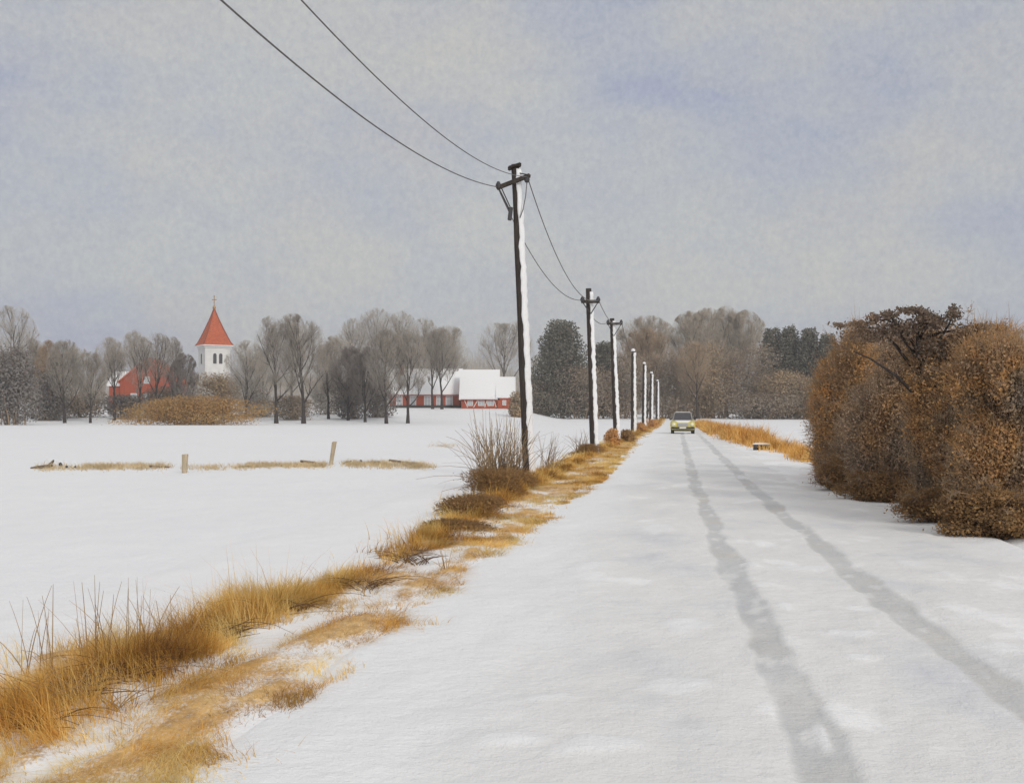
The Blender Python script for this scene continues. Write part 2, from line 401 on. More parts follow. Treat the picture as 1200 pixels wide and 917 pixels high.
def litter_right(T, Y):
    c = np.interp(Y, [22, 30, 37, 47, 70, 100, 150], [4.6, 4.55, 4.35, 4.15, 3.6, 3.0, 2.6])
    w = np.interp(Y, [22, 37, 47, 70, 110, 150], [0.40, 0.50, 0.65, 0.9, 0.9, 0.9])
    u = np.exp(-((T - c - 0.25) / w) ** 2) * sm(24, 30, Y) * (1 - sm(140, 160, Y))
    n = fbm(T * 1.4, Y * 0.5, 190, 4)
    return np.clip(u * 1.4 + (n - 0.5) * 2.8 - 0.3, 0, 1) * np.clip(u * 3, 0, 1), u * 0.5

def verge(name, t0, t1, y0, y1, fn, dt, ew=0.45, ea=0.5):
    yv = np.array(list(np.arange(y0, 16, 0.05)) + geo(max(16, y0), y1, 0.06, 1.012)) if y0 < 16 else np.array(geo(y0, y1, 0.1, 1.012))
    tv = np.arange(t0, t1, dt)
    Y, T = np.meshgrid(yv, tv, indexing='ij'); X = T + K * Y
    L, c = fn(T, Y)
    e = sm(t0, t0 + ea, T) * (1 - sm(t1 - ew, t1, T)) * (sm(y0, y0 + 1, Y) if y0 > 10 else 1)
    Z = ground_z(X, Y) - 0.10 + e * (0.125 + 0.07 * L * fbm(T * 2.5, Y * 1.4, 210, 4) + 0.06 * (fbm(T * 1.1, Y * 0.6, 220, 3) - 0.5))
    o = mesh_obj(name, np.stack([X, Y, Z], 2).reshape(-1, 3), quads=grid_faces(*Y.shape), mat=M['verge'], smooth=True, attrs={'litter': ('f', (L * e).ravel()), 'soil': ('f', np.clip(c * 1.3 * sm(0.45, 0.6, fbm(T * 2.0, Y * 1.4, 231, 3)), 0, 0.9).ravel())})
    return tag(o, kind='structure')
verge('verge', -6.4, -1.1, 2.5, 235, litter_left, 0.05, 1.3, 1.5)
verge('verge', 2.3, 6.2, 23, 170, litter_right, 0.07)

PAL = np.array([(0.72, 0.57, 0.31), (0.68, 0.48, 0.20), (0.62, 0.39, 0.13), (0.50, 0.28, 0.085), (0.35, 0.175, 0.055), (0.18, 0.10, 0.05)])

def ribbons(P, D, H, Wd, bend, tint, seg=3):
    """curved blades: P base, D lean direction (n,2), H height, Wd width, bend = how far the tip runs out"""
    n = len(P); ang = rng.uniform(0, 2 * PI, n)
    side = np.stack([np.cos(ang), np.sin(ang), np.zeros(n)], 1)
    vs = []; 
    for j in range(seg + 1):
        u = j / seg
        c = P + np.stack([D[:, 0] * bend * H * u ** 1.8, D[:, 1] * bend * H * u ** 1.8, H * (u - 0.35 * np.minimum(bend, 1.6) * u * u)], 1)
        w = Wd * (1 - u * 0.92) / 2
        vs += [c - side * w[:, None], c + side * w[:, None]]
    V = np.stack(vs, 1)
    m = 2 * (seg + 1); b = (np.arange(n) * m)[:, None]
    q = np.concatenate([b + np.array([[2 * j, 2 * j + 1, 2 * j + 3, 2 * j + 2]]) for j in range(seg)], 0)
    return V.reshape(-1, 3), q, np.repeat(tint, m, 0)

def scatter_grass(name, fn, n, y0, y1, t0, t1, hfun, label, warm=(1, 1, 1)):
    Y = np.exp(rng.uniform(math.log(y0), math.log(y1), n)); T = rng.uniform(t0, t1, n)
    L, core = fn(T, Y)
    tuft = fbm(T * 6, Y * 4, 300, 2)
    keep = rng.uniform(0, 1, n) < L * (0.4 + 1.0 * sm(0.4, 0.65, tuft))
    far_side = (1 - sm(-3.75, -3.3, T)) * (1 - sm(8, 12, Y)) if 'ochre' in label else 0 * T
    keep &= rng.uniform(0, 1, n) > far_side * (0.25 + 0.85 * sm(0.40, 0.58, fbm(T * 2.6, Y * 2.2, 371, 2)))
    Y = Y[keep]; T = T[keep]; core = core[keep]; L = L[keep]; k = len(Y)
    X = T + K * Y; Z = ground_z(X, Y) + 0.0
    h, bend = hfun(T, Y, core, k)
    a = 4 * PI * fbm(T * 1.6, Y * 1.0, 350, 2) + rng.normal(0, 0.8, k); D = np.stack([np.cos(a), np.sin(a)], 1)
    h = h * (0.55 + 0.95 * fbm(T * 3.2, Y * 2.4, 360, 2))
    g1 = fbm(T * 2.2, Y * 1.3, 310, 3); pick = g1 * 8.5 - 2.6 + core * 2.3 - 1.2 * far_side[keep] + rng.normal(0, 0.9, k)
    tint = PAL[np.clip(pick, 0, 5.49).astype(int)] * rng.uniform(0.8, 1.2, (k, 1)) * np.array(warm) * np.array((1.05, 1.0, 0.76))
    W = np.maximum(0.0042, Y * 0.0006) * rng.uniform(0.7, 1.4, k)
    V, q, c = ribbons(np.stack([X, Y, Z], 1), D, h, W, bend, tint)
    o = mesh_obj(name, V, quads=q, mat=M['grass'], attrs={'tint': ('c', c)})
    return tag(o, label, 'grass', kind='stuff')

def h_left(T, Y, core, k):
    outer = sm(-2.75, -3.3, T) if False else 1 - sm(-3.25, -2.65, T)
    near = 1 - sm(8, 12, Y)
    h = (0.085 + 0.045 * outer + 0.10 * outer * near * fbm(T * 2.2, Y * 1.5, 333, 2) * 2 + 0.05 * core) * rng.uniform(0.5, 1.35, k)
    h *= 1 + 0.35 * sm(20, 60, Y)
    h += 0.14 * outer * sm(11, 14, Y) * (1 - sm(24, 30, Y)) * rng.uniform(0.3, 1.3, k)
    tall = (rng.uniform(0, 1, k) < 0.02) & (outer > 0.5)
    h = np.where(tall, h * 1.6 + 0.06, h)
    bend = np.where(outer > 0.5, rng.gamma(2, 0.35, k), rng.gamma(3, 0.45, k))
    return h, bend
scatter_grass('dry_grass', litter_left, 1100000, 3.6, 220, -5.2, -1.7, h_left, 'ochre dead grass lying along the verge under the poles')
def h_right(T, Y, core, k):
    return (0.52 + 0.2 * sm(35, 60, Y)) * (0.45 + 1.0 * fbm(T * 1.2, Y * 0.35, 340, 3)) * rng.uniform(0.3, 1.25, k), rng.gamma(2, 0.4, k)
scatter_grass('dry_grass', litter_right, 110000, 25, 160, 2.2, 6, h_right, 'orange dead grass bank on the right of the road beyond the culvert', (1.10, 0.98, 0.90))

# pale grass line across the field by the fence posts
def field_grass():
    out = []
    for x0, x1, y, w in ((38, 110, 548, .5), (95, 205, 547, 1.2), (210, 300, 549, .35), (285, 392, 547, 0.9), (398, 512, 545, 1.25), (500, 545, 522, .3)):
        n = int((x1 - x0) * 40 * w)
        px = rng.uniform(x0, x1, n); py = y + rng.normal(0, 1.6, n)
        d = np.clip(np.minimum(px - x0, x1 - px) / 14, 0, 1)
        keep = rng.uniform(0, 1, n) < d * (0.35 + 0.9 * sm(0.35, 0.6, fbm(px * 0.08, py * 0.1, 400, 3)))
        Yy = F * CH / (py[keep] - HZ); out.append(np.stack([(px[keep] - 600) / F * Yy, Yy], 1))
    P = np.concatenate(out); n = len(P)
    Z = ground_z(P[:, 0], P[:, 1]) - 0.01
    a = rng.uniform(0, 2 * PI, n)
    tint = np.array([(0.74, 0.63, 0.43), (0.68, 0.54, 0.32), (0.60, 0.45, 0.25), (0.48, 0.35, 0.20)])[rng.integers(0, 4, n)]
    V, q, c = ribbons(np.concatenate([P, Z[:, None]], 1), np.stack([np.cos(a), np.sin(a)], 1), rng.uniform(0.06, 0.22, n), rng.uniform(0.012, 0.022, n), rng.gamma(3, 0.4, n), tint)
    o = mesh_obj('field_grass', V, quads=q, mat=M['grass'], attrs={'tint': ('c', c)})
    tag(o, 'pale straw grass poking through the snow along the fence line', 'grass', kind='stuff')
field_grass()

# ------------------------------------------------------------------ tubes and spikes in bulk
def perp(D):
    ref = np.where(np.abs(D[:, 2:3]) < 0.9, np.array([[0, 0, 1.0]]), np.array([[1.0, 0, 0]]))
    u = np.cross(D, ref); u /= np.linalg.norm(u, axis=1, keepdims=True) + 1e-9
    return u, np.cross(D, u)

def tubes(PT, R, k):
    n, m, _ = PT.shape
    D = PT[:, -1] - PT[:, 0]; D = D / (np.linalg.norm(D, axis=1, keepdims=True) + 1e-9)
    u, w = perp(D)
    a = np.arange(k) * 2 * PI / k
    ring = u[:, None, :] * np.cos(a)[None, :, None] + w[:, None, :] * np.sin(a)[None, :, None]
    V = PT[:, :, None, :] + ring[:, None] * R[:, :, None, None]
    b = (np.arange(n) * m * k)[:, None, None, None]
    i = (np.arange(m - 1) * k)[None, :, None, None]
    j = np.arange(k)[None, None, :, None]; j2 = (np.arange(k) + 1) % k; j2 = j2[None, None, :, None]
    q = np.concatenate([b + i + j, b + i + j2, b + i + k + j2, b + i + k + j], 3).reshape(-1, 4)
    return V.reshape(-1, 3), q

def spikes(P, E, R):
    D = E - P; D = D / (np.linalg.norm(D, axis=1, keepdims=True) + 1e-9)
    u, w = perp(D); n = len(P)
    a = np.arange(3) * 2 * PI / 3
    ring = P[:, None] + (u[:, None] * np.cos(a)[None, :, None] + w[:, None] * np.sin(a)[None, :, None]) * R[:, None, None]
    V = np.concatenate([ring, E[:, None]], 1).reshape(-1, 3)
    b = (np.arange(n) * 4)[:, None]
    t = np.concatenate([b + np.array([[0, 1, 3]]), b + np.array([[1, 2, 3]]), b + np.array([[2, 0, 3]])], 0)
    return V, t

class Acc:
    def __init__(s): s.V = []; s.t = []; s.q = []; s.n = 0
    def add(s, V, t=None, q=None):
        if t is not None: s.t.append(t + s.n)
        if q is not None: s.q.append(q + s.n)
        s.V.append(V); s.n += len(V)
    def build(s, name, mat, parent, smooth=False):
        return mesh_obj(name, np.concatenate(s.V), tris=np.concatenate(s.t) if s.t else None, quads=np.concatenate(s.q) if s.q else None, mat=mat, parent=parent, smooth=smooth)

def unit(v): return v / (np.linalg.norm(v, axis=-1, keepdims=True) + 1e-9)

def leaves(P, size, lean=None):
    """small folded leaves: two triangles with a crease"""
    n = len(P)
    if lean is None:
        a = unit(rng.normal(0, 1, (n, 3))); b = unit(np.cross(a, rng.normal(0, 1, (n, 3)))); c = np.cross(a, b)
    else:
        c = unit(lean + rng.normal(0, 0.45, (n, 3))); a = unit(np.cross(c, rng.normal(0, 1, (n, 3)))); b = np.cross(c, a)
    L = size[:, None]
    p0 = P; p1 = P + a * L; m1 = P + a * L * 0.45 + b * L * 0.34 + c * L * 0.12; m2 = P + a * L * 0.45 - b * L * 0.34 + c * L * 0.12
    V = np.stack([p0, m1, p1, m2], 1).reshape(-1, 3)
    k = (np.arange(n) * 4)[:, None]
    return V, np.concatenate([k + np.array([[0, 1, 2]]), k + np.array([[0, 2, 3]])], 0)

# ------------------------------------------------------------------ bare trees
def bare_tree(H, W, cb=0.28, limbs=11, dens=1.0, spread=0.6, tw=0.02, lean=0.0, trunk_r=None, crown='twig_grey', bark='bark', name='bare_tree', loc=(0, 0, 0), lobes=1, fill=1.0):
    root = empty(name, loc)
    tr_ = trunk_r or H * 0.016
    top = H * 0.82
    m = 8; u = np.linspace(0, 1, m)
    wob = np.cumsum(rng.normal(0, 0.012 * H, (m, 2)), 0) * u[:, None]
    tp_ = np.stack([wob[:, 0] + lean * u, wob[:, 1], -0.25 + (top + 0.25) * u], 1)
    rr = tr_ * (1 - 0.85 * u) * (1 + 0.5 * np.exp(-u * 14))
    A = Acc(); B = Acc()
    V, q = tubes(tp_[None], rr[None], 7); A.add(V, q=q)
    zc = H * (cb + (1 - cb) * 0.52); hz = H - zc; hb = zc - H * cb
    # crown outline: an uneven dome made of one to three overlapping lobes
    if lobes == 1: LB = [(0, 0, zc, W / 2, hz)]
    else:
        LB = []
        for i in range(lobes):
            f = (i + 0.5) / lobes * 2 - 1
            LB.append((f * W * 0.26 + rng.normal(0, 0.03 * W), rng.normal(0, W * 0.12), zc - rng.uniform(0.0, 0.10) * H, W * rng.uniform(0.27, 0.36), hz * rng.uniform(0.85, 1.0)))
    def inside(p, s=1.0):
        ok = np.zeros(len(p), bool)
        for cx, cy, cz, w, h in LB:
            dz = p[:, 2] - cz
            hh = np.where(dz > 0, h, hb * 1.05)
            ok |= (((p[:, 0] - cx - lean * 0.7) / w) ** 2 + ((p[:, 1] - cy) / w) ** 2 + (dz / hh) ** 2) < s
        return ok
    def grow(P, D, L, R0, R1, m, up, jit, lim):
        n = len(P)
        for _ in range(9):
            E = P + D * L[:, None] + np.array([0, 0, 1]) * (up * L)[:, None]
            bad = ~inside(E, lim)
            if not bad.any(): break
            L = np.where(bad, L * 0.8, L)
        uu = np.linspace(0, 1, m)[None, :, None]
        jv = rng.normal(0, 1, (n, 3)) * jit * L[:, None]
        PT = P[:, None] + D[:, None] * (L[:, None, None] * uu) + np.array([0, 0, 1])[None, None] * ((up * L)[:, None, None] * uu ** 2) + jv[:, None] * (uu * (1 - uu)) * 4 * 0.5
        R = R0[:, None] + (R1 - R0)[:, None] * np.linspace(0, 1, m)[None]
        return PT, R, L
    def spawn(PT, R, cnt, t0, t1, ang, ratio, L):
        n, m, _ = PT.shape
        idx = np.repeat(np.arange(n), cnt); t = rng.uniform(t0, t1, len(idx))
        f = t * (m - 1); i = np.minimum(f.astype(int), m - 2); fr = (f - i)[:, None]
        P = PT[idx, i] * (1 - fr) + PT[idx, i + 1] * fr
        d = unit(PT[idx, i + 1] - PT[idx, i])
        uu, ww = perp(d); az = rng.uniform(0, 2 * PI, len(idx)); an = rng.normal(ang, 0.22, len(idx))
        D = unit(d * np.cos(an)[:, None] + (uu * np.cos(az)[:, None] + ww * np.sin(az)[:, None]) * np.sin(an)[:, None] + np.array([0, 0, 0.22]))
        r = R[idx, i] * (1 - fr[:, 0]) + R[idx, i + 1] * fr[:, 0]
        return P, D, L[idx] * ratio * rng.uniform(0.6, 1.25, len(idx)) * (1.15 - 0.5 * t), r
    # limbs
    f = np.linspace(0, 1, limbs); t = (cb * 0.75 + (0.95 - cb * 0.75) * f * 0.92)
    ii = np.clip(t * (m - 1), 0, m - 1.001); i0 = ii.astype(int); fr = (ii - i0)[:, None]
    P = tp_[i0] * (1 - fr) + tp_[i0 + 1] * fr
    az = np.arange(limbs) * 2.4 + rng.uniform(-0.4, 0.4, limbs); el = np.radians(rng.uniform(35, 62, limbs)) + (1 - spread) * 0.25 + f * 0.25
    D = np.stack([np.cos(az) * np.cos(el), np.sin(az) * np.cos(el), np.sin(el)], 1)
    L = np.full(limbs, H * 0.55)
    r0 = np.interp(t, u, rr) * 0.62
    PT1, R1, L1 = grow(P, D, L, r0, r0 * 0.28, 6, 0.22 * np.ones(limbs), 0.10, 0.93); V, q = tubes(PT1, R1, 5); A.add(V, q=q)
    allp = np.concatenate([tp_[None, -6:], PT1], 0); allR = np.concatenate([rr[None, -6:], R1], 0); allL = np.concatenate([[H * 0.35], L1])
    P, D, L, r = spawn(allp, allR, 7, 0.22, 1.0, 0.55, 0.52, allL)
    PT2, R2, L2 = grow(P, D, L, r * 0.6, r * 0.15 + 0.006, 5, np.full(len(P), 0.12), 0.10, 0.97); V, q = tubes(PT2, R2, 4); A.add(V, q=q)
    P, D, L, r = spawn(PT2, R2, max(4, int(6 * dens)), 0.2, 1.0, 0.6, 0.60, L2)
    L = np.maximum(L, 0.06 * H)
    PT3, R3, L3 = grow(P, D, L, np.maximum(r * 0.55, tw * 0.9), np.full(len(P), tw * 0.45), 4, np.full(len(P), 0.08), 0.12, 1.0); V, q = tubes(PT3, R3, 3); B.add(V, q=q)
    P, D, L, r = spawn(PT3, R3, max(4, int(9 * dens)), 0.15, 1.0, 0.6, 0.62, L3)
    L = np.maximum(L, 0.045 * H)
    PT4, R4, L4 = grow(P, D, L, np.full(len(P), tw * 0.75), np.full(len(P), tw * 0.2), 2, np.zeros(len(P)), 0, 1.03)
    V, t_ = spikes(PT4[:, 0], PT4[:, 1], R4[:, 0]); B.add(V, t=t_)
    # the finest shoots: radiating spikes filling the whole outline
    nf = int(1900 * dens * fill); q_ = np.zeros((0, 3))
    while len(q_) < nf:
        c_ = rng.uniform(-1, 1, (nf * 3, 3)) * np.array([W * 0.62, W * 0.62, (H - H * cb) * 0.55]) + np.array([lean * .7, 0, (H + H * cb) / 2])
        q_ = np.concatenate([q_, c_[inside(c_, 0.97)]])
    q_ = q_[:nf]; o_ = np.array([0, 0, H * cb * 0.4])
    dd = unit(unit(q_ - o_) + rng.normal(0, 0.34, (nf, 3)))
    LL = H * rng.uniform(0.05, 0.12, nf)
    for _ in range(6):
        bad = ~inside(q_ + dd * LL[:, None], 1.05); LL = np.where(bad, LL * 0.75, LL)
    V, t_ = spikes(q_, q_ + dd * LL[:, None], np.full(nf, tw * 0.62)); B.add(V, t=t_)
    A.build('trunk', M[bark], root); B.build('crown', M[crown], root)
    return root

# ------------------------------------------------------------------ leafy shrubs and evergreens
def shrub(W, H, Dp, n, size, mat, name='shrub', loc=(0, 0, 0), stems=14, bark='twig_hedge', lobes=9, squash=1.0, twigs=0, top=1.0, skew=0.0, cone=0.0, ragged=0.15, brush=0, brush_r=0.006, sprays=0, loose=False):
    root = empty(name, loc)
    lb = []
    for i in range(lobes):
        a = rng.uniform(0, 2 * PI); rr_ = math.sqrt(rng.uniform(0, 1)) * 0.68
        zf = rng.uniform(0.10, 0.80); sh = (1 - cone * zf) * (1.0 if zf < 0.6 else 0.85)
        s = rng.uniform(0.24, 0.40) if not loose else rng.uniform(0.13, 0.32)
        if loose: rr_ *= 1.22; a += 0.3; zf = rng.uniform(0.06, 0.88)
        lb.append((math.cos(a) * rr_ * W / 2 * sh + skew * zf * W, math.sin(a) * rr_ * Dp / 2 * sh, zf * H, s * W * (1 - 0.45 * cone * zf), s * Dp, min(s * 1.05 * H, H * (1 - zf) * 1.02, max(zf, 0.16) * H * 1.25)))
    lb.append((skew * 0.3 * W, 0, H * 0.36, W * 0.40, Dp * 0.42, H * 0.36)); lb.append((skew * 0.7 * W + (rng.normal(0, .12) * W if loose else 0), 0, H * 0.66, W * 0.28 * (1 - 0.5 * cone), Dp * 0.3, H * (0.26 if loose else 0.30)))
    lb = np.array(lb)
    vol = lb[:, 3] * lb[:, 4] * lb[:, 5]; pr = vol ** 0.7; pr /= pr.sum()
    k = rng.choice(len(lb), n, p=pr)
    d = unit(rng.normal(0, 1, (n, 3))); rad = rng.uniform(0.25, 1, n) ** (0.28) * (1 + rng.normal(0, ragged, n) * (rng.uniform(0, 1, n) < 0.4))
    P = lb[k, :3] + d * rad[:, None] * lb[k, 3:]
    ok_ = P[:, 2] > -0.02; P = P[ok_]; nrm = unit(d[ok_] / lb[k[ok_], 3:] * lb[k[ok_], 3:].mean(1, keepdims=True) + np.array([0, 0, 0.25]))
    A = Acc(); V, t = leaves(P, size * rng.uniform(0.6, 1.35, len(P)), nrm); A.add(V, t=t)
    B = Acc()
    e = rng.choice(len(lb), stems); E = lb[e, :3] + unit(rng.normal(0, 1, (stems, 3))) * lb[e, 3:] * 0.8
    E[:, 2] = np.maximum(E[:, 2], H * 0.3)
    S = np.stack([rng.normal(0, W * 0.08, stems) , rng.normal(0, Dp * 0.08, stems), np.full(stems, -0.1)], 1) + E * np.array([0.25, 0.25, 0])
    uu = np.linspace(0, 1, 6)[None, :, None]
    PT = S[:, None] * (1 - uu) + E[:, None] * uu; PT[:, :, 2] = S[:, None, 2] + (E - S)[:, None, 2] * np.linspace(0, 1, 6)[None] ** 0.8
    PT += rng.normal(0, 0.012 * H, PT.shape) * uu * 1.5
    r0 = H * 0.011 * rng.uniform(0.6, 1.3, stems)
    V, q = tubes(PT, r0[:, None] * np.linspace(1, 0.25, 6)[None], 5); B.add(V, q=q)
    if sprays:
        j = rng.choice(len(lb), sprays); d = unit(rng.normal(0, 1, (sprays, 3)) * np.array([1, 1, 0.7]) + np.array([0, 0, 0.75]))
        P0 = lb[j, :3] + d * lb[j, 3:] * 0.35; E = lb[j, :3] + d * lb[j, 3:] * rng.uniform(1.05, 1.3, (sprays, 1)) + d * rng.uniform(0.05, 0.32, (sprays, 1)) * np.array([1, 1, .8])
        uu = np.linspace(0, 1, 5)[None, :, None]; bendv = rng.normal(0, 0.10, (sprays, 1, 3))
        PT = P0[:, None] * (1 - uu) + E[:, None] * uu + bendv * uu * (1 - uu) * 3
        V, q = tubes(PT, 0.011 * np.linspace(1, 0.25, 5)[None] * rng.uniform(0.6, 1.2, (sprays, 1)), 4); B.add(V, q=q)
        ns = sprays * 26; jj = rng.integers(0, sprays, ns); t_ = rng.uniform(0.45, 1, ns) * 4; i_ = np.minimum(t_.astype(int), 3); fr = (t_ - i_)[:, None]
        c_ = PT[jj, i_] * (1 - fr) + PT[jj, i_ + 1] * fr
        sd = unit(rng.normal(0, 1, (ns, 3)) + 0.6 * d[jj]); e_ = c_ + sd * rng.uniform(0.05, 0.2, (ns, 1))
        V, t = spikes(c_, e_, np.full(ns, 0.0042)); B.add(V, t=t)
        V, t = leaves(e_ - sd * 0.02, size * rng.uniform(0.5, 1.1, ns)); A.add(V, t=t)
    if brush:
        j = rng.choice(len(lb), brush, p=pr); d = unit(rng.normal(0, 1, (brush, 3)) + np.array([0, 0, 0.35]))
        P0 = lb[j, :3] + d * lb[j, 3:] * rng.uniform(0.35, 0.98, (brush, 1)); P0[:, 2] = np.maximum(P0[:, 2], 0.0)
        dr = unit(unit(P0 - np.array([0, 0, -0.15 * H])) * 0.9 + d * 0.5 + rng.normal(0, 0.5, (brush, 3)))
        V, t = spikes(P0, P0 + dr * (H * rng.gamma(3, 0.017, (brush, 1)) + 0.05), brush_r * rng.uniform(0.6, 1.3, brush)); A.add(V, t=t)
    if twigs:
        j = rng.choice(len(lb), twigs); d = unit(rng.normal(0, 1, (twigs, 3)) + np.array([0, 0, 0.7]))
        P0 = lb[j, :3] + d * lb[j, 3:] * rng.uniform(0.3, 0.8, (twigs, 1)); E = lb[j, :3] + (d + rng.normal(0, 0.12, (twigs, 3))) * lb[j, 3:] * rng.uniform(0.95, 1.30, (twigs, 1))
        V, t = spikes(P0, E, np.full(twigs, max(size * 0.075, 0.005))); B.add(V, t=t)
    if name == 'scrub_bush':
        for V, q in zip(B.V, B.q): A.add(V, q=q)
    else: B.build('stems', M[bark], root)
    A.build('foliage', M[mat], root)
    return root

def conifer(H, W, n, size, loc, name='evergreen_tree', mat='needle', knob=False):
    root = empty(name, loc)
    B = Acc(); A = Acc()
    z = np.linspace(-0.2, H * 0.97, 6)
    V, q = tubes(np.stack([np.zeros(6), np.zeros(6), z], 1)[None], (H * 0.016 * np.linspace(1, 0.15, 6))[None], 7); B.add(V, q=q)
    P = []; tiers = 8
    PT = []
    for i in range(tiers):
        f = (i + 0.5) / tiers; zt = H * (0.06 + 0.90 * f)
        r = W / 2 * (1 - f) ** 0.33 * (0.95 if f > 0.2 else 0.85)
        for j in range(7):
            a = j * 2 * PI / 7 + i * 0.9 + rng.uniform(-0.3, 0.3); rr_ = r * rng.uniform(0.65, 1.1)
            e = np.array([math.cos(a) * rr_, math.sin(a) * rr_, zt + rng.normal(0, 0.02 * H)])
            PT.append(np.linspace(np.array([0, 0, zt + 0.01 * H]), e, 4))
            k = int(n / (tiers * 7) * (0.5 + 1.0 * rr_ / (W / 2)) * 1.15)
            c = np.array([0, 0, zt]) + (e - np.array([0, 0, zt])) * 0.58
            q_ = unit(rng.normal(0, 1, (k, 3))) * rng.uniform(0.2, 1, (k, 1)) ** 0.4
            P.append(c + q_ * np.array([rr_ * 0.52, rr_ * 0.52, H / tiers * 0.85]))
    V, q = tubes(np.array(PT), np.tile((H * 0.004 * np.linspace(1, 0.3, 4))[None], (len(PT), 1)), 4); B.add(V, q=q)
    P = np.concatenate(P); P = P[P[:, 2] > 0]
    V, t = leaves(P, size * rng.uniform(0.6, 1.3, len(P))); A.add(V, t=t)
    B.build('trunk', M['bark_dark'], root); A.build('crown', M[mat], root)
    return root

def ground_at(px, Y):
    x = (px - 600) / F * Y
    return (x, Y, gz(x, Y))

def height_to(py, Y, z): return CH + (HZ - py) / F * Y - z

# trees: px, top row, width px, depth, crown base, density, crown, lobes, label
TREES = [
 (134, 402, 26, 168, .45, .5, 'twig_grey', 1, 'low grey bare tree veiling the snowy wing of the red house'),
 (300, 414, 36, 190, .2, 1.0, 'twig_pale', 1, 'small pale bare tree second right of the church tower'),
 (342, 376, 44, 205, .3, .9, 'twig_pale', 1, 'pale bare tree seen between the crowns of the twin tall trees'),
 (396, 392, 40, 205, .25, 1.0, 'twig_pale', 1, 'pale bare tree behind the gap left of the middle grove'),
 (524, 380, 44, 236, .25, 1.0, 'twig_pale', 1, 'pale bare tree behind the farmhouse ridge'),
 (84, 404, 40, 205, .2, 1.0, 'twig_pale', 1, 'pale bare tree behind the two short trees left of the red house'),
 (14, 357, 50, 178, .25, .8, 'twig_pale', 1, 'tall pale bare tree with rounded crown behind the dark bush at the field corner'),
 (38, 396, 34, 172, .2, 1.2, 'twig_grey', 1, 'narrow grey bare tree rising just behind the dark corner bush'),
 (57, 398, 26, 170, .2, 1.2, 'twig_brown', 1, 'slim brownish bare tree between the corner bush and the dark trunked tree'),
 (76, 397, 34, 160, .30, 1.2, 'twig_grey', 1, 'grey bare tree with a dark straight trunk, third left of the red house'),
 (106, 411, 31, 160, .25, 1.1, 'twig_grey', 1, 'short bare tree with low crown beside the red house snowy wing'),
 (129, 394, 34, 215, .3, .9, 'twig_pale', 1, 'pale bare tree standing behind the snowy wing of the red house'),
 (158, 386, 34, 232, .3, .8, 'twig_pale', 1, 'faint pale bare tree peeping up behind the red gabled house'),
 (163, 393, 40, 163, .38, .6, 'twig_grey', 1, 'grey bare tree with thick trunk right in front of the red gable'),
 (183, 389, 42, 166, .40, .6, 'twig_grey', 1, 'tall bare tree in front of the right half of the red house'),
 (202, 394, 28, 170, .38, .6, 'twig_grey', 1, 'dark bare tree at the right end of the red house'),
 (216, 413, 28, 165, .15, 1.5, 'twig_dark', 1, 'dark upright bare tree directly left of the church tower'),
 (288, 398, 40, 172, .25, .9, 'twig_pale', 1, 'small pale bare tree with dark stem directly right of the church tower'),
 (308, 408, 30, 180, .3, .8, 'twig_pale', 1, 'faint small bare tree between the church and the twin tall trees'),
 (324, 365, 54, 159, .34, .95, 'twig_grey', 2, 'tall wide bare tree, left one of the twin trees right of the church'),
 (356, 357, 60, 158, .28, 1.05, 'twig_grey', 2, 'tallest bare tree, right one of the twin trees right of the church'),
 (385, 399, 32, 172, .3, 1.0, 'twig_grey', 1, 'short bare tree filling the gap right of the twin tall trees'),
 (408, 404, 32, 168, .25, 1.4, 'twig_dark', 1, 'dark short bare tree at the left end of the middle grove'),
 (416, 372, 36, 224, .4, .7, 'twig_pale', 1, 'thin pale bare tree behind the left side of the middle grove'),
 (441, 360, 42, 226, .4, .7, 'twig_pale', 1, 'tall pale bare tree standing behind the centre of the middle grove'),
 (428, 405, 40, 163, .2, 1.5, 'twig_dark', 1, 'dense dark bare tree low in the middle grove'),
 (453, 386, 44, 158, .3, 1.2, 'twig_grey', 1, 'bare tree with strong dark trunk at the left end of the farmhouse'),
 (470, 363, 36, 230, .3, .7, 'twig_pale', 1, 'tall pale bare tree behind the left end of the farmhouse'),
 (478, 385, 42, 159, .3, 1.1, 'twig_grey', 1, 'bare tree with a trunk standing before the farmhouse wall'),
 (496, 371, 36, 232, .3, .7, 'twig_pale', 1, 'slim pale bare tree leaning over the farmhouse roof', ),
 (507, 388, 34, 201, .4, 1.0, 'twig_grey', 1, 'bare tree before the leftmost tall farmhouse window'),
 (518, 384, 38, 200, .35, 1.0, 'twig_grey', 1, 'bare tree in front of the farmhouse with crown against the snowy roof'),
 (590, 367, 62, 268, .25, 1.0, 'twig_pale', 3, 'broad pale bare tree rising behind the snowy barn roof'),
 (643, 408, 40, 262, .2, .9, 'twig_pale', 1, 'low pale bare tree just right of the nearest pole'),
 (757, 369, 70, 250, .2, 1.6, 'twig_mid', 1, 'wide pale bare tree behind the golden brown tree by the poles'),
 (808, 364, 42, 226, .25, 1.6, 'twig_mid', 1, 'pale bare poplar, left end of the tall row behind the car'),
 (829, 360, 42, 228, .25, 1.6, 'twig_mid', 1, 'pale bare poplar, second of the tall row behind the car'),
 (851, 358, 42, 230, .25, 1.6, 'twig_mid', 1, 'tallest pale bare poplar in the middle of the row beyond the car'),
 (874, 363, 44, 228, .25, 1.6, 'twig_mid', 1, 'pale bare poplar at the right end of the row, beside the evergreens'),
]
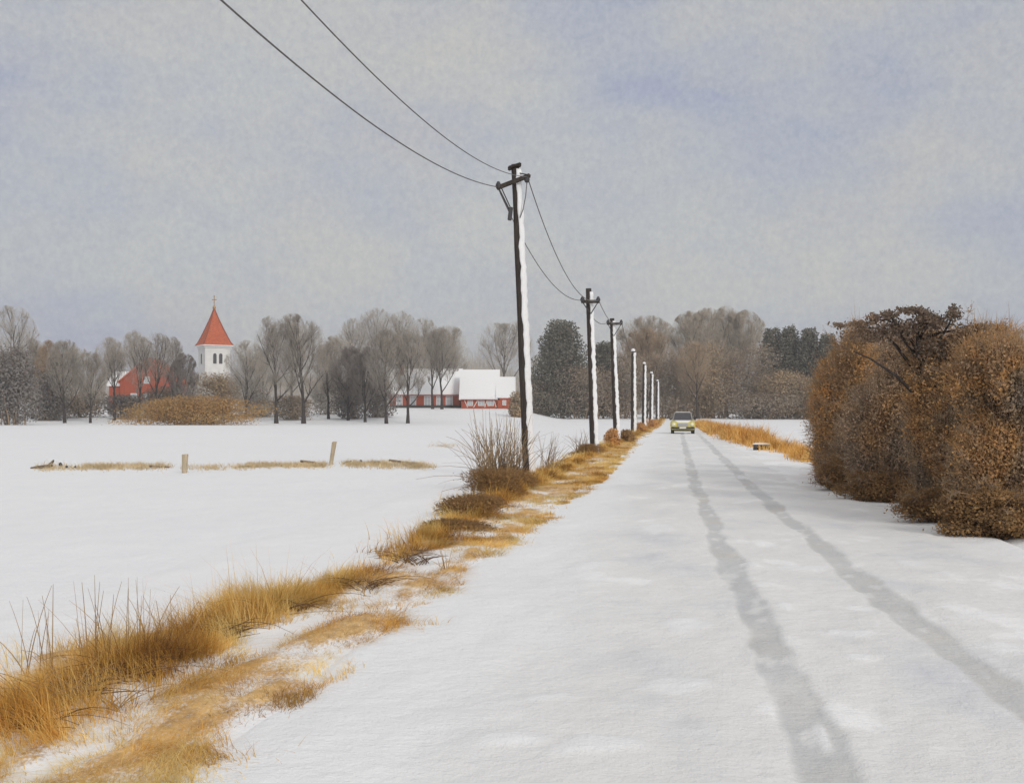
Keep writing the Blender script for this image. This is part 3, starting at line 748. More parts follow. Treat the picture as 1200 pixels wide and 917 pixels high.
for px, ty, w, Y, cb, dn, cr, lo, lab in TREES:
    l = ground_at(px, Y); H = height_to(ty, Y, l[2]); W = w * (1.28 if not 125 < px < 205 else 1.08) / F * Y
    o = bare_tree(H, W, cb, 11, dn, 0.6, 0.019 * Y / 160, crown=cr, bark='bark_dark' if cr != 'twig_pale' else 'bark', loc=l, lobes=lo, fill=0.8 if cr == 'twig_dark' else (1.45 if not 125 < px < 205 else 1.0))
    tag(o, lab, 'tree', 'bare winter trees beyond the field' if px < 700 else 'bare trees at the end of the road')

# golden brown tree behind poles, dark leaning trunk beside the car
l = ground_at(757, 212); o = bare_tree(height_to(384, 212, l[2]), 76 / F * 212, 0.12, 13, 1.6, crown='twig_brown', bark='bark_dark', loc=l, lobes=1, tw=0.03)
tag(o, 'broad golden brown tree with dense twigs behind the row of white poles', 'tree')
l = ground_at(818, 198); o = bare_tree(height_to(398, 198, l[2]), 44 / F * 198, 0.3, 9, 1.0, crown='twig_brown', bark='bark_dark', loc=l, lean=-1.4, tw=0.026)
tag(o, 'brown tree with a dark leaning trunk standing behind the yellow car', 'tree')

for px, ty, w, Y, lab, n in ((658, 376, 108, 205, 'big dark rounded evergreen tree between the nearest pole and the second pole', 9000),
                        (707, 402, 66, 208, 'dark evergreen tree standing between the second and third pole', 6000),
                        (904, 384, 54, 214, 'dark narrow evergreen, left one of the four right of the poplars', 5200),
                        (926, 383, 52, 212, 'dark narrow evergreen, second of the four right of the poplars', 5200),
                        (948, 386, 54, 210, 'dark narrow evergreen, third of the four right of the poplars', 5200),
                        (970, 393, 50, 208, 'dark narrow evergreen nearest to the big brown roadside hedge', 5200)):
    l = ground_at(px, Y)
    tag(conifer(height_to(ty, Y, l[2]), w / F * Y, int(n * 1.9), 0.44, l), lab, 'tree', 'evergreens at the end of the field')

SHR = [  # px, base row used only for depth sense, width, top row, depth, material, n, lobes, label
 (16, 64, 402, 150, 'leaf_slate', 2600, 'big dark grey bush at the far left corner of the field'),
 (58, 48, 432, 168, 'leaf_slate', 1200, 'grey bush behind the dark trunked tree left of the red house'),
 (100, 52, 458, 176, 'leaf_taupe', 900, 'low brown grey bush under the short tree left of the red house'),
 (146, 46, 462, 172, 'leaf_slate', 900, 'low slate grey bush below the red house wing'),
 (196, 60, 452, 176, 'leaf_taupe', 1200, 'brown bush below the right half of the red house'),
 (256, 64, 437, 196, 'leaf_ochre', 1700, 'round olive brown bush in front of the church tower'),
 (232, 40, 452, 190, 'leaf_mist', 800, 'pale bush at the foot of the church tower left side'),
 (305, 44, 452, 178, 'leaf_mist', 900, 'pale bush left of the twin tall trees'),
 (340, 44, 462, 170, 'leaf_taupe', 700, 'low bush between the trunks of the twin tall trees'),
 (386, 46, 440, 184, 'leaf_mist', 1000, 'pale bush right of the twin tall trees'),
 (414, 42, 445, 172, 'leaf_slate', 1000, 'grey bush under the left end of the middle grove'),
 (444, 40, 440, 176, 'leaf_slate', 1000, 'grey bush between the trunks of the middle grove'),
 (606, 20, 458, 178, 'leaf_ochre', 700, 'small olive bush at the right end of the red barn'),
 (634, 44, 442, 203, 'leaf_taupe', 1100, 'brown bush just right of the nearest pole across the field'),
 (690, 80, 428, 200, 'leaf_taupe', 1700, 'wide brown bush at the foot of the evergreens by the second pole'),
 (735, 60, 410, 202, 'leaf_taupe', 1500, 'brown bush behind the third pole'),
 (785, 56, 412, 204, 'leaf_taupe', 1600, 'brown bush behind the farthest white poles'),
 (812, 54, 418, 208, 'leaf_ochre', 1500, 'ochre brown bush right behind the yellow car'),
 (838, 76, 392, 206, 'leaf_ochre', 2400, 'tall ochre brown bush below the row of poplars'),
 (882, 74, 402, 204, 'leaf_taupe', 2100, 'brown bush between the poplars and the evergreens'),
 (930, 76, 433, 198, 'leaf_ochre', 2200, 'rounded brown bush in front of the four evergreens'),
 (966, 66, 440, 200, 'leaf_taupe', 1600, 'brown bush by the field edge beside the roadside hedge'),
 (992, 60, 436, 190, 'leaf_ochre', 1700, 'brown bush far behind the left end of the roadside hedge'),
 (900, 90, 458, 196, 'leaf_taupe', 1700, 'low wide brown bush at the far edge of the right field'),
]
for px, w, ty, Y, mt, n, lab in SHR:
    l = ground_at(px, Y); H = height_to(ty, Y, l[2])
    o = shrub(w / F * Y * 1.12, H, w / F * Y * 0.8, int(n * 4.2), 0.30, mt, loc=l, stems=16, twigs=700, lobes=12)
    tag(o, lab, 'bush', 'bushes beyond the field')
l = ground_at(229, 150)
o = shrub(158 / F * 150, height_to(463, 150, l[2]), 5.0, 22000, 0.20, 'leaf_gold', loc=l, stems=40, lobes=26, twigs=900)
tag(o, 'wide low golden brown bush in front of the church', 'bush')

# far wood closing the valley
def far_wood():
    A = Acc(); n = 26000
    b = rng.uniform(-0.62, 0.62, n); Y = rng.uniform(330, 400, n); X = b * Y
    top = 7.5 + 5.5 * fbm(b * 26, Y * 0.01, 500, 3) + 7 * np.exp(-((b + 0.035) / 0.025) ** 2) + 3 * sm(0.0, 0.2, b)
    Z = ground_z(X, Y)
    z0 = Z + rng.uniform(-0.2, 0.7, n) * top; h = (Z + top - z0) * rng.uniform(0.5, 1.0, n)
    P = np.stack([X, Y, z0], 1); E = P + np.stack([rng.normal(0, 0.22, n) * h, rng.normal(0, .2, n) * h, h], 1)
    V, t = spikes(P, E, np.full(n, 0.075)); A.add(V, t=t)
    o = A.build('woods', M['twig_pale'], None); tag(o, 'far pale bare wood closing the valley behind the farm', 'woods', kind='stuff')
far_wood()

# ------------------------------------------------------------------ near roadside hedge on the right
HEDGE = [ # px, base row, width px, top row, material, n, depth factor, cone, label
 (1012, 573, 92, 378, 'leaf_hedge', 15000, 1.1, 0.15, 'tall brown hedge bush with rusty left edge, farthest along the road'),
 (980, 563, 50, 425, 'leaf_rust', 7000, 1.1, 0.1, 'rusty orange bush at the far end of the roadside hedge'),
 (1072, 588, 130, 366, 'leaf_umber', 19000, 0.8, 0.1, 'tall dark brown hedge bush around the windswept trunk'),
 (1140, 606, 130, 380, 'leaf_hedge', 19000, 0.8, 0.1, 'brown hedge bush between the windswept trunk and the frame edge bush'),
 (1205, 628, 150, 396, 'leaf_hedge', 22000, 0.8, 0.05, 'brown and orange hedge bush nearest to us at the roadside'),
 (990, 577, 62, 535, 'leaf_brown', 5000, 0.8, 0.0, 'low dark brown bush at the foot of the far hedge end'),
 (1045, 589, 90, 552, 'leaf_brown', 6000, 0.6, 0.0, 'low dark undergrowth bush at the foot of the hedge middle'),
 (1120, 616, 110, 568, 'leaf_brown', 8000, 0.6, 0.0, 'low dark brown bush spilling onto the snowy road edge'),
 (1195, 634, 110, 575, 'leaf_brown', 8000, 0.6, 0.0, 'low dark brown bush in front of the nearest hedge bush'),
]
for px, by, w, ty, mt, n, dp, cn, lab in HEDGE:
    Y = F * CH / (by - HZ)
    low = ty > 500
    Wm = w / F * Y * (1.08 if not low else 1.35)
    Yc = Y + Wm * dp * 0.42
    l = ground_at(px, Yc); Wm = w / F * Yc * (1.08 if not low else 1.35); H = height_to(ty, Yc, l[2])
    o = shrub(Wm, H, Wm * dp, int(n * 2.0), 0.043, mt, loc=l, stems=26 if not low else 20, lobes=26 if not low else 14, twigs=3600 if not low else 1400, cone=cn, ragged=0.2, brush=int(n * 1.3), brush_r=0.0062, sprays=70 if not low else 26, loose=True)
    tag(o, lab, 'bush', 'roadside hedge bushes on the right')
# second, deeper row so that the hedge has body
for px, by, w, ty, mt, n, lab in ((1040, 560, 120, 385, 'leaf_umber', 13000, 'dark bush deep in the hedge behind the far brown bush'),
                             (1120, 568, 130, 388, 'leaf_umber', 13000, 'dark bush deep in the hedge behind the windswept trunk'),
                             (1190, 580, 130, 398, 'leaf_hedge', 13000, 'brown bush deep in the hedge behind the nearest hedge bush')):
    Y = F * CH / (by - HZ) + 1.2; l = ground_at(px, Y)
    o = shrub(w / F * Y, height_to(ty, Y, l[2]), w / F * Y * 0.8, n, 0.06, mt, loc=l, stems=20, lobes=20, twigs=900, brush=n, brush_r=0.008, sprays=60, loose=True)
    tag(o, lab, 'bush', 'roadside hedge bushes on the right')

def windswept():
    Y = 17.95; base = at(1078, 597, Y); l = (base.x, Y, gz(base.x, Y)); root = empty('windswept_tree', l)
    o3 = lambda px, py, dy=0: at(px, py, Y + dy) - Vector(l)
    tr_ = MB()
    tr_.tube([(0, 0, -0.1), o3(1079, 520), o3(1080, 470), o3(1076, 430, -.25), o3(1075, 395, -.45), o3(1078, 372, -.5)], [0.06, 0.052, 0.045, 0.036, 0.026, 0.010], 8)
    limbs = [((1079, 470), (1110, 440), (1140, 400), (1165, 384)), ((1076, 430), (1100, 400), (1112, 380), (1118, 366)), ((1078, 478), (1120, 455), (1150, 430), (1180, 420)),
             ((1076, 440), (1050, 405), (1030, 385), (984, 381)), ((1075, 410), (1060, 385), (1040, 375), (1018, 374)), ((1075, 400), (1088, 378), (1082, 366), (1066, 362)),
             ((1080, 470), (1050, 440), (1020, 420), (1000, 412)), ((1076, 400), (1100, 390), (1130, 385), (1158, 382)), ((1076, 420), (1055, 392), (1046, 374), (1042, 366))]
    for q in limbs:
        dy = rng.normal(-0.5, 0.15)
        tr_.tube([o3(q[0][0], q[0][1], -0.2)] + [o3(a, b, dy * f) for (a, b), f in zip(q[1:], (0.8, 1.0, 1.1))], [0.032, 0.024, 0.015, 0.005], 6)
    tr_.build('trunk', M['bark_dark'], root, smooth=True)
    P = []; A = Acc()
    for px, py, sx, sy, n in ((1070, 364, 14, 3, 260), (1117, 367, 7, 6, 190), (1042, 369, 8, 4, 140), (1024, 373, 7, 4, 120), (984, 381, 8, 1.6, 60), (1005, 380, 10, 2.4, 110), (1150, 383, 14, 2.4, 120),
                              (1168, 383, 8, 1.4, 50), (1095, 378, 14, 6, 300), (1130, 388, 12, 5, 260), (1085, 372, 10, 6, 240), (1020, 392, 24, 8, 400), (1060, 385, 22, 8, 450), (1140, 404, 24, 10, 500), (1100, 408, 26, 14, 500)):
        c = rng.normal(0, 1, (n, 2)) * np.array([sx, sy]) * 0.62
        c = np.concatenate([c, rng.normal(0, 1, (n, 2)) * np.array([sx, sy]) * 0.62])
        for a, b in c: P.append(tuple(o3(px + a, py + b, rng.normal(-0.45, 0.2))))
    V, t = leaves(np.array(P), 0.05 * rng.uniform(0.6, 1.4, len(P))); A.add(V, t=t); A.build('foliage', M['leaf_dark'], root)
    tag(root, 'dark trunked tree with ragged windswept top standing in the roadside hedge', 'tree')
windswept()

# ------------------------------------------------------------------ reeds, weeds and stalks
def stalks(name, loc, specs, mat, label, cat, r=0.006, group=None):
    """specs: rows of (base dx, base dy, tip dx, tip dy, tip dz, droop)"""
    root = None
    S = np.array(specs); n = len(S); m = 7
    u = np.linspace(0, 1, m)[None, :]
    X = S[:, 0:1] + (S[:, 2:3] - S[:, 0:1]) * u ** 1.5
    Yy = S[:, 1:2] + (S[:, 3:4] - S[:, 1:2]) * u ** 1.5
    Z = (S[:, 4:5] + S[:, 5:6]) * u - S[:, 5:6] * u ** 3
    PT = np.stack([X, Yy, Z - 0.02], 2)
    R = r * np.linspace(1, 0.25, m)[None] * rng.uniform(0.6, 1.4, (n, 1))
    V, q = tubes(PT, R, 4)
    o = mesh_obj(name, V, quads=q, mat=mat)
    o.location = loc
    return tag(o, label, cat, group)

def reed_specs(n, spread, h, tipspread, bias=0.0):
    out = []
    for i in range(n):
        a = rng.uniform(0, 2 * PI); b = rng.uniform(0, 1) ** 0.5 * spread; tip = rng.normal(0, tipspread); hh = h * rng.uniform(0.55, 1.1) * (1 - 0.25 * min(1, abs(tip) / (2 * tipspread + 1e-6)))
        bx = math.cos(a) * b; by = math.sin(a) * b
        out.append((bx, by, bx * 1.4 + tip + bias * rng.uniform(0, 1), by + rng.normal(0, tipspread * 0.6), hh, abs(tip) * rng.uniform(0, 0.5)))
    return out
Yq = 22.5; l = ground_at(586, Yq)
sp = reed_specs(190, 0.46, 1.6, 0.32, 0.0)
for (dx, dz) in ((-1.35, .95), (-1.2, .6), (-1.5, .5), (-1.75, .25), (-1.3, .15), (-1.45, -.05), (-1.1, 1.15), (-.95, .75), (-1.0, .35), (-.8, 1.3), (1.1, 1.25), (0.95, 1.1), (1.2, .95)):
    sp.append((rng.normal(0, .15), rng.normal(0, .1), dx, rng.normal(0, .3), dz, 0.45))
stalks('reed_clump', l, sp, M['reed'], 'tall clump of dry brown reeds at the foot of the nearest pole', 'reeds', 0.0085)
l = ground_at(640, 29.5)
stalks('reed_clump', l, reed_specs(40, 0.25, 1.15, 0.30, 0.35), M['reed'], 'thinner clump of dry reeds just behind the nearest pole', 'reeds', 0.008)
l = ground_at(683, 43)
stalks('reed_clump', l, reed_specs(36, 0.3, 1.0, 0.35), M['reed'], 'small pale reed clump at the foot of the second pole', 'reeds', 0.010)
WEEDS = [((45, 800), 12, .10, .62, .14, 'upright straw coloured weed at the near left corner of the verge'),
         ((112, 792), 14, .10, .58, .13, 'second upright weed from the near left corner'),
         ((160, 778), 16, .12, .55, .14, 'weed with forked tall stalks beside the dark earth patch'),
         ((205, 768), 12, .10, .42, .18, 'rusty short weed right of the dark earth patch'),
         ((85, 838), 16, .08, .34, .26, 'low curly brown weed in the near left corner'),
         ((22, 845), 12, .08, .30, .28, 'low bent weed at the very edge of the near verge'),
         ((135, 838), 14, .06, .20, .34, 'flattened dark brown weed lying on the snow'),
         ((290, 735), 10, .08, .30, .22, 'thin weed by the dark grass line in the near verge'),
         ((520, 672), 9, .07, .28, .10, 'short upright weed at the bend of the grass verge'),
         ((430, 700), 9, .08, .26, .14, 'small weed halfway along the near grass verge')]
for (px, py), n, s_, h, ts_, lab in WEEDS:
    x, y = flat(px, py)
    stalks('dry_weed', (x, y, gz(x, y) + 0.02), reed_specs(n, s_, h, ts_), M['stalk'], lab, 'weed', 0.0038, 'dry weeds in the near verge')
for (px, py), n, s_, h, ts_, lab in (((158, 800), 70, .16, .13, .22, 'dark brown tangle of dead stems in the near verge'), ((86, 822), 60, .13, .13, .20, 'dark tangle of dead stems near the left edge of the near verge'),
        ((40, 862), 40, .10, .10, .18, 'small dark tangle of dead stems at the near left corner'), ((258, 752), 50, .15, .10, .22, 'brown tangle of dead stems along the dark grass line'),
        ((338, 722), 55, .17, .10, .24, 'brown tangle of dead stems halfway along the dark grass line'), ((428, 694), 50, .17, .11, .22, 'brown tangle of dead stems at the bend of the verge'), ((486, 664), 50, .18, .12, .22, 'brown tangle of dead stems just past the bend of the verge')):
    x, y = flat(px, py)
    stalks('dead_stems', (x, y, gz(x, y) + 0.05), reed_specs(n, s_, h, ts_), M['weed_dark'], lab, 'weed', 0.0042, 'dark tangles in the near verge')
x, y = flat(892, 522)
stalks('dry_weed', (x, y + 1.0, gz(x, y)), reed_specs(9, 0.16, 0.75, 0.05), M['stalk'], 'upright brown stalks just behind the dark culvert', 'weed', 0.022)

# brown scrub at the feet of the poles
for px, Y, w, ty, mt, lab in ((535, 14.6, 80, 612, 'leaf_brown', 'brown scrub on the bank nearer than the reed clump'), (562, 17.0, 84, 584, 'leaf_brown', 'dark scrub on the bank just below the reed clump'), (575, 20.3, 90, 556, 'leaf_brown', 'dark brown scrub under the reed clump by the nearest pole'), (604, 22.6, 52, 552, 'leaf_brown', 'dark scrub right below the nearest pole'),
                         (688, 41, 34, 520, 'leaf_brown', 'brown scrub at the foot of the second pole'), (716, 52, 20, 502, 'leaf_rust', 'rusty scrub left of the third pole'),
                         (735, 60, 26, 503, 'leaf_brown', 'dark brown scrub right of the third pole'), (750, 92, 20, 495, 'leaf_rust', 'rusty scrub below the fourth pole'), (765, 120, 20, 490, 'leaf_rust', 'rusty scrub below the farthest poles')):
    l = ground_at(px, Y); Wm = w / F * Y
    o = shrub(Wm, height_to(ty, Y, l[2]) * (1.25 if Y < 24 else 1), Wm * 1.1, int(900 if Y > 45 else 1500), 0.035 if Y < 45 else 0.12, mt, name='scrub_bush', loc=l, stems=10, lobes=8, twigs=350, ragged=0.2, brush=5200 if Y < 45 else 500, brush_r=0.005 if Y < 45 else 0.02)
    tag(o, lab, 'bush', 'scrub along the pole line')

# ------------------------------------------------------------------ poles and wires
def snow_sleeve(mb, p0, p1, r0, r1, th, n=64):
    rings = []; az = np.radians(np.linspace(-82, 60, 9))
    for i in range(n + 1):
        u = i / n; c = p0.lerp(p1, u); r = r0 + (r1 - r0) * u
        j = 1 + random.uniform(-.35, .35); sh = random.uniform(-.13, .13) + 0.09 * math.sin(i * 0.9 + r0 * 90)
        out = [c + Vector((math.cos(a + sh), math.sin(a + sh), 0)) * (r + th * j * (0.25 + 0.75 * math.sin(PI * (k + 0.6) / 9.2))) for k, a in enumerate(az)]
        inn = [c + Vector((math.cos(a + sh), math.sin(a + sh), 0)) * (r * 0.9) for a in az[::-1]]
        rings.append(out + inn)
    mb.loft(rings)
POLES = [ # base px, base row, top px, top row, radius, label
 (620, 560, 604, 193, 0.135, 'nearest tall dark utility pole leaning left with snow down its right side'),
 (696.5, 533, 690, 338, 0.15, 'second utility pole with a level crossarm beside the reeds'),
 (723, 519, 717, 373, 0.17, 'third utility pole with a short crossarm'),
 (742, 507, 742, 411, 0.20, 'fourth pole, tallest of the four plain snow topped posts'),
 (754, 502, 755, 426, 0.21, 'fifth pole, plain snowy post second in the far row'),
 (762.5, 498, 763.5, 437, 0.25, 'sixth pole, plain snowy post third in the far row'),
 (770, 495, 770.5, 446, 0.28, 'farthest pole, last and shortest looking before the yellow car'),
]
ends = []
for i, (bx, by, tx, ty, r, lab) in enumerate(POLES):
    Y = F * CH / (by - HZ); b = at(bx, by, Y); t = at(tx, ty, Y); g0 = gz(b.x, Y)
    root = empty('utility_pole', (b.x, Y, g0)); tag(root, lab, 'pole', 'utility poles along the road')
    L = lambda px, py, dy=0.0: at(px, py, Y + dy) - Vector((b.x, Y, g0))
    base = Vector((0, 0, -0.3)); top = t - Vector((b.x, Y, g0))
    rt = r * 0.72
    pts = [base.lerp(top, u) + Vector((random.uniform(-.012, .012), 0, 0)) for u in np.linspace(0, 1, 9)]
    MB().tube(pts, [r + (rt - r) * u for u in np.linspace(0, 1, 9)], 14).build('shaft', M['pole'], root, smooth=True)
    mb = MB(); snow_sleeve(mb, base.lerp(top, 0.03), base.lerp(top, 0.98 if i else 0.985), r, rt, 0.05 if i < 3 else 0.08); mb.build('snow_crust', M['crust'], root, smooth=True)
    if i >= 3:
        MB().loft([[top + Vector((math.cos(a) * rt * q, math.sin(a) * rt * q, z)) for a in np.linspace(0, 2 * PI, 13)[:-1]] for q, z in ((1.02, -.04), (1.12, .05), (.95, .13), (.5, .18))]).build('snow_cap', M['crust'], root, smooth=True)
    if i == 0:
        a0 = L(594.5, 197.5, -.05); a1 = L(611.5, 192, -.05)
        ang = math.atan2(a1.z - a0.z, a1.x - a0.x)
        MB().box((a0 + a1) / 2 + Vector((0, .05, 0)), ((a1 - a0).length * .92, 0.36, 0.055), 0, 0, -ang).build('cap', M['pole'], root, bevel=0.02)
        c0 = L(582, 220.5, -.2); c1 = L(621, 205.5, -.2); ang = math.atan2(c1.z - c0.z, c1.x - c0.x)
        MB().box((c0 + c1) / 2, ((c1 - c0).length, 0.10, 0.10), 0, 0, -ang).build('crossarm', M['pole'], root, bevel=0.008)
        MB().tube([L(585, 222, -.22), L(597, 246, -.17)], 0.022, 6).tube([L(588, 221, -.14), L(598, 243, -.12)], 0.016, 6).build('brace', M['iron'], root)
        MB().box(L(598, 250.5, -.18), (0.10, 0.12, 0.32), 0, 0, 0.12).build('junction_box', M['iron'], root, bevel=0.012)
        MB().tube([L(609, 203, -.1), L(622, 205.5, -.18)], 0.016, 6).build('stay_rod', M['iron'], root)
        MB().tube([L(617.5, 213, -.2), L(616, 230, -.2), L(613, 245, -.2), L(609.5, 255, -.15)], 0.013, 6).build('drop_wire', M['wire'], root, smooth=True)
        for (px, py) in ((584, 217.5), (617.5, 210)):
            c = L(px, py, -.2); MB().tube([c + Vector((0, 0, -.08)), c + Vector((0, 0, -.02)), c + Vector((0, 0, .04)), c + Vector((0, 0, .10))], [0.045, 0.075, 0.06, 0.03], 10).build('insulator', M['iron'], root, smooth=True)
        ends.append((at(583, 219, Y - .2), at(618, 207, Y - .2)))
    elif i < 3:
        (x0, x1, yy, f) = ((681, 702.5, 353.5, 1), (711, 729.5, 379.5, 1))[i - 1]
        c0 = L(x0, yy, -.25); c1 = L(x1, yy - .6, -.25)
        MB().box((c0 + c1) / 2, ((c1 - c0).length, 0.11, 0.12)).build('crossarm', M['pole'], root, bevel=0.01)
        MB().tube([L(x0 + 2, yy + 1, -.2), L((bx + tx) / 2 - 1, yy + 14, -.15)], 0.02, 6).build('brace', M['iron'], root)
        MB().tube([L(x1 - 2, yy + 1, -.2), L(tx + 2.5, yy + 14, -.15)], 0.02, 6).build('brace', M['iron'], root)
        for px in (x0 + 1.5, x1 - 1.5):
            c = L(px, yy - 2.2, -.25); MB().tube([c + Vector((0, 0, -.08)), c + Vector((0, 0, 0)), c + Vector((0, 0, .06)), c + Vector((0, 0, .13))], [0.05, 0.09, 0.07, 0.03], 8).build('insulator', M['iron'], root, smooth=True)
        ends.append((at(x0 + 1, yy - 2, Y - .25), at(x1 - 1, yy - 2, Y - .25)))
    else:
        ends.append((at(tx - 2, ty + 2, Y - .3), at(tx + 1, ty + 2, Y - .3)))

def wire(a, b, sag, lab, r, n=40):
    pts = []
    for k in range(n + 1):
        u = k / n; p = a.lerp(b, u); p.z -= sag * 4 * u * (1 - u); pts.append(p)
    o = MB().tube(pts, r, 6).build('overhead_wire', M['wire'], smooth=True)
    tag(o, lab, 'wire', 'wires along the pole line')
def near_wire(a, v, zmin, t, lab, r):
    k = (a.z - zmin) / (a.y - v) ** 2; y0 = v - (a.y - v); pts = []
    tt0 = a.x - K * a.y
    for i in range(61):
        y = a.y + (y0 - a.y) * i / 60; pts.append(Vector((tt0 + K * y + (t - tt0) * min(1, i / 20), y, zmin + k * (y - v) ** 2)))
    o = MB().tube(pts, r, 6).build('overhead_wire', M['wire'], smooth=True)
    tag(o, lab, 'wire', 'wires along the pole line')
near_wire(ends[0][0], 10, 5.62, -4.44, 'lower sagging wire running from the nearest pole to the upper left', 0.011)
near_wire(ends[0][1], 10, 5.60, -3.64, 'upper sagging wire running from the nearest pole to the upper left', 0.0085)
wire(ends[0][1], ends[1][1], 0.95, 'wire hanging from right end of the nearest crossarm to the second pole', 0.013)
wire(ends[0][0], ends[1][0], 0.75, 'wire hanging from left end of the nearest crossarm to the second pole', 0.013)
wire(ends[1][1], ends[2][1], 0.45, 'right hand wire between the second and third pole', 0.016)
wire(ends[1][0], ends[2][0], 0.40, 'left hand wire between the second and third pole', 0.016)
wire(ends[2][1], ends[3][1], 0.5, 'wire dropping from the third pole to the fourth pole', 0.022)

# ------------------------------------------------------------------ fence remains in the field
def post(px0, py0, px1, py1, w, lab):
    Y = F * CH / (py0 - HZ); b = at(px0, py0, Y); g0 = gz(b.x, Y); o = at(px1, py1, Y) - Vector((b.x, Y, g0))
    s = w / F * Y / 2
    rings = [[Vector((math.cos(a) * s * q, math.sin(a) * s * q, 0)) + Vector((0, 0, -.15)).lerp(o, u) + Vector((0, 0, random.uniform(-.02, .02) if u == 1 else 0)) for a in np.linspace(0, 2 * PI, 9)[:-1]] for u, q in ((0, .85), (.4, .95), (.75, 1.05), (.97, 1.12), (1, 1.0))]
    ob = MB().loft(rings).build('fence_post', M['post']); ob.location = (b.x, Y, g0)
    tag(ob, lab, 'fence post', 'old fence posts in the field')
post(216, 554, 217, 532, 7, 'short thick weathered post standing in the snowy field')
post(387, 545, 392, 517, 5, 'thin leaning weathered post in the snowy field left of the reeds')
for k, (x0, y0, x1, y1, w, lab) in enumerate(((36, 549, 62, 545, 4.5, 'thick dark log at the left end of the fence line'), (56, 546, 63, 539, 3.5, 'stub of broken branch on the leftmost log'),
        (175, 546, 199, 547, 3, 'short stick lying left of the thick fence post'), (274, 549, 294, 546, 3.2, 'bent stick lying right of the thick fence post'), (312, 548, 320, 545, 3, 'small stick between the two fence posts'),
        (352, 540, 389, 547, 3.4, 'long fallen rail at the foot of the leaning post'), (400, 545, 412, 540, 2.6, 'short stick right of the leaning post'), (434, 544, 445, 541, 3.4, 'stubby stick in the pale grass near the reeds'), (456, 539, 491, 543, 3, 'long thin branch in the pale grass left of the reeds'))):
    Y = F * CH / ((y0 + y1) / 2 + 2 - HZ); a = at(x0, y0, Y); b = at(x1, y1, Y + .3); mid = (a + b) / 2 + Vector((0, .05, random.uniform(-.03, .03))); r = w / F * Y / 2
    ob = MB().tube([a, a.lerp(mid, .5), mid, b.lerp(mid, .5), b], [r * .8, r * 1.1, r, r * .9, r * .5], 7).build('fallen_branch', M['log'], smooth=True)
    tag(ob, lab, 'branch', 'sticks along the old fence line')
for px, py, s, lab in ((71, 544, 4.2, 'largest dark stone beside the leftmost log'), (78, 546.5, 2.8, 'middle dark stone right of the leftmost log'), (88, 547, 2.6, 'smallest dark stone right of the leftmost log'), (330, 546, 3, 'dark stone between the two fence posts'), (423, 540, 3, 'dark stone in the pale grass right of the leaning post')):
    Y = F * CH / (py + 2 - HZ); p = at(px, py, Y); bm = bmesh.new(); bmesh.ops.create_icosphere(bm, subdivisions=2, radius=s / F * Y * .55)
    for v in bm.verts: v.co *= 1 + random.uniform(-.18, .18)
    me = bpy.data.meshes.new('field_stone'); bm.to_mesh(me); bm.free(); me.materials.append(M['stone']); ob = bpy.data.objects.new('field_stone', me); COL.objects.link(ob); ob.location = p
    tag(ob, lab, 'stone', 'stones along the old fence line')

# ------------------------------------------------------------------ culvert at the right road edge
def culvert():
    x, y = flat(893, 528); root = empty('culvert', (x, y, gz(x, y)), -0.15)
    arc = [(0.22 * math.cos(a), 0.02 + 0.22 * math.sin(a)) for a in np.linspace(0, PI, 9)]
    outer = [(-.36, -.2), (.36, -.2), (.36, .27), (-.36, .27)]
    MB().prism([(-.36, -.2), (-.22, -.2)] + arc[::-1] + [(.22, -.2), (.36, -.2), (.33, .27), (-.36, .27)], -.12, .12).build('headwall', M['stone'], root)
    MB().tube([(0, .10, .02), (0, 1.2, .02)], 0.225, 14).build('pipe', M['rubber'], root)
    MB().prism([(-.39, .272), (.37, .272), (.33, .32), (0, .345), (-.34, .325)], -.15, .15).build('snow_cap', M['crust'], root)
    tag(root, 'small dark stone culvert with a snow cap at the right road edge', 'culvert')
culvert()

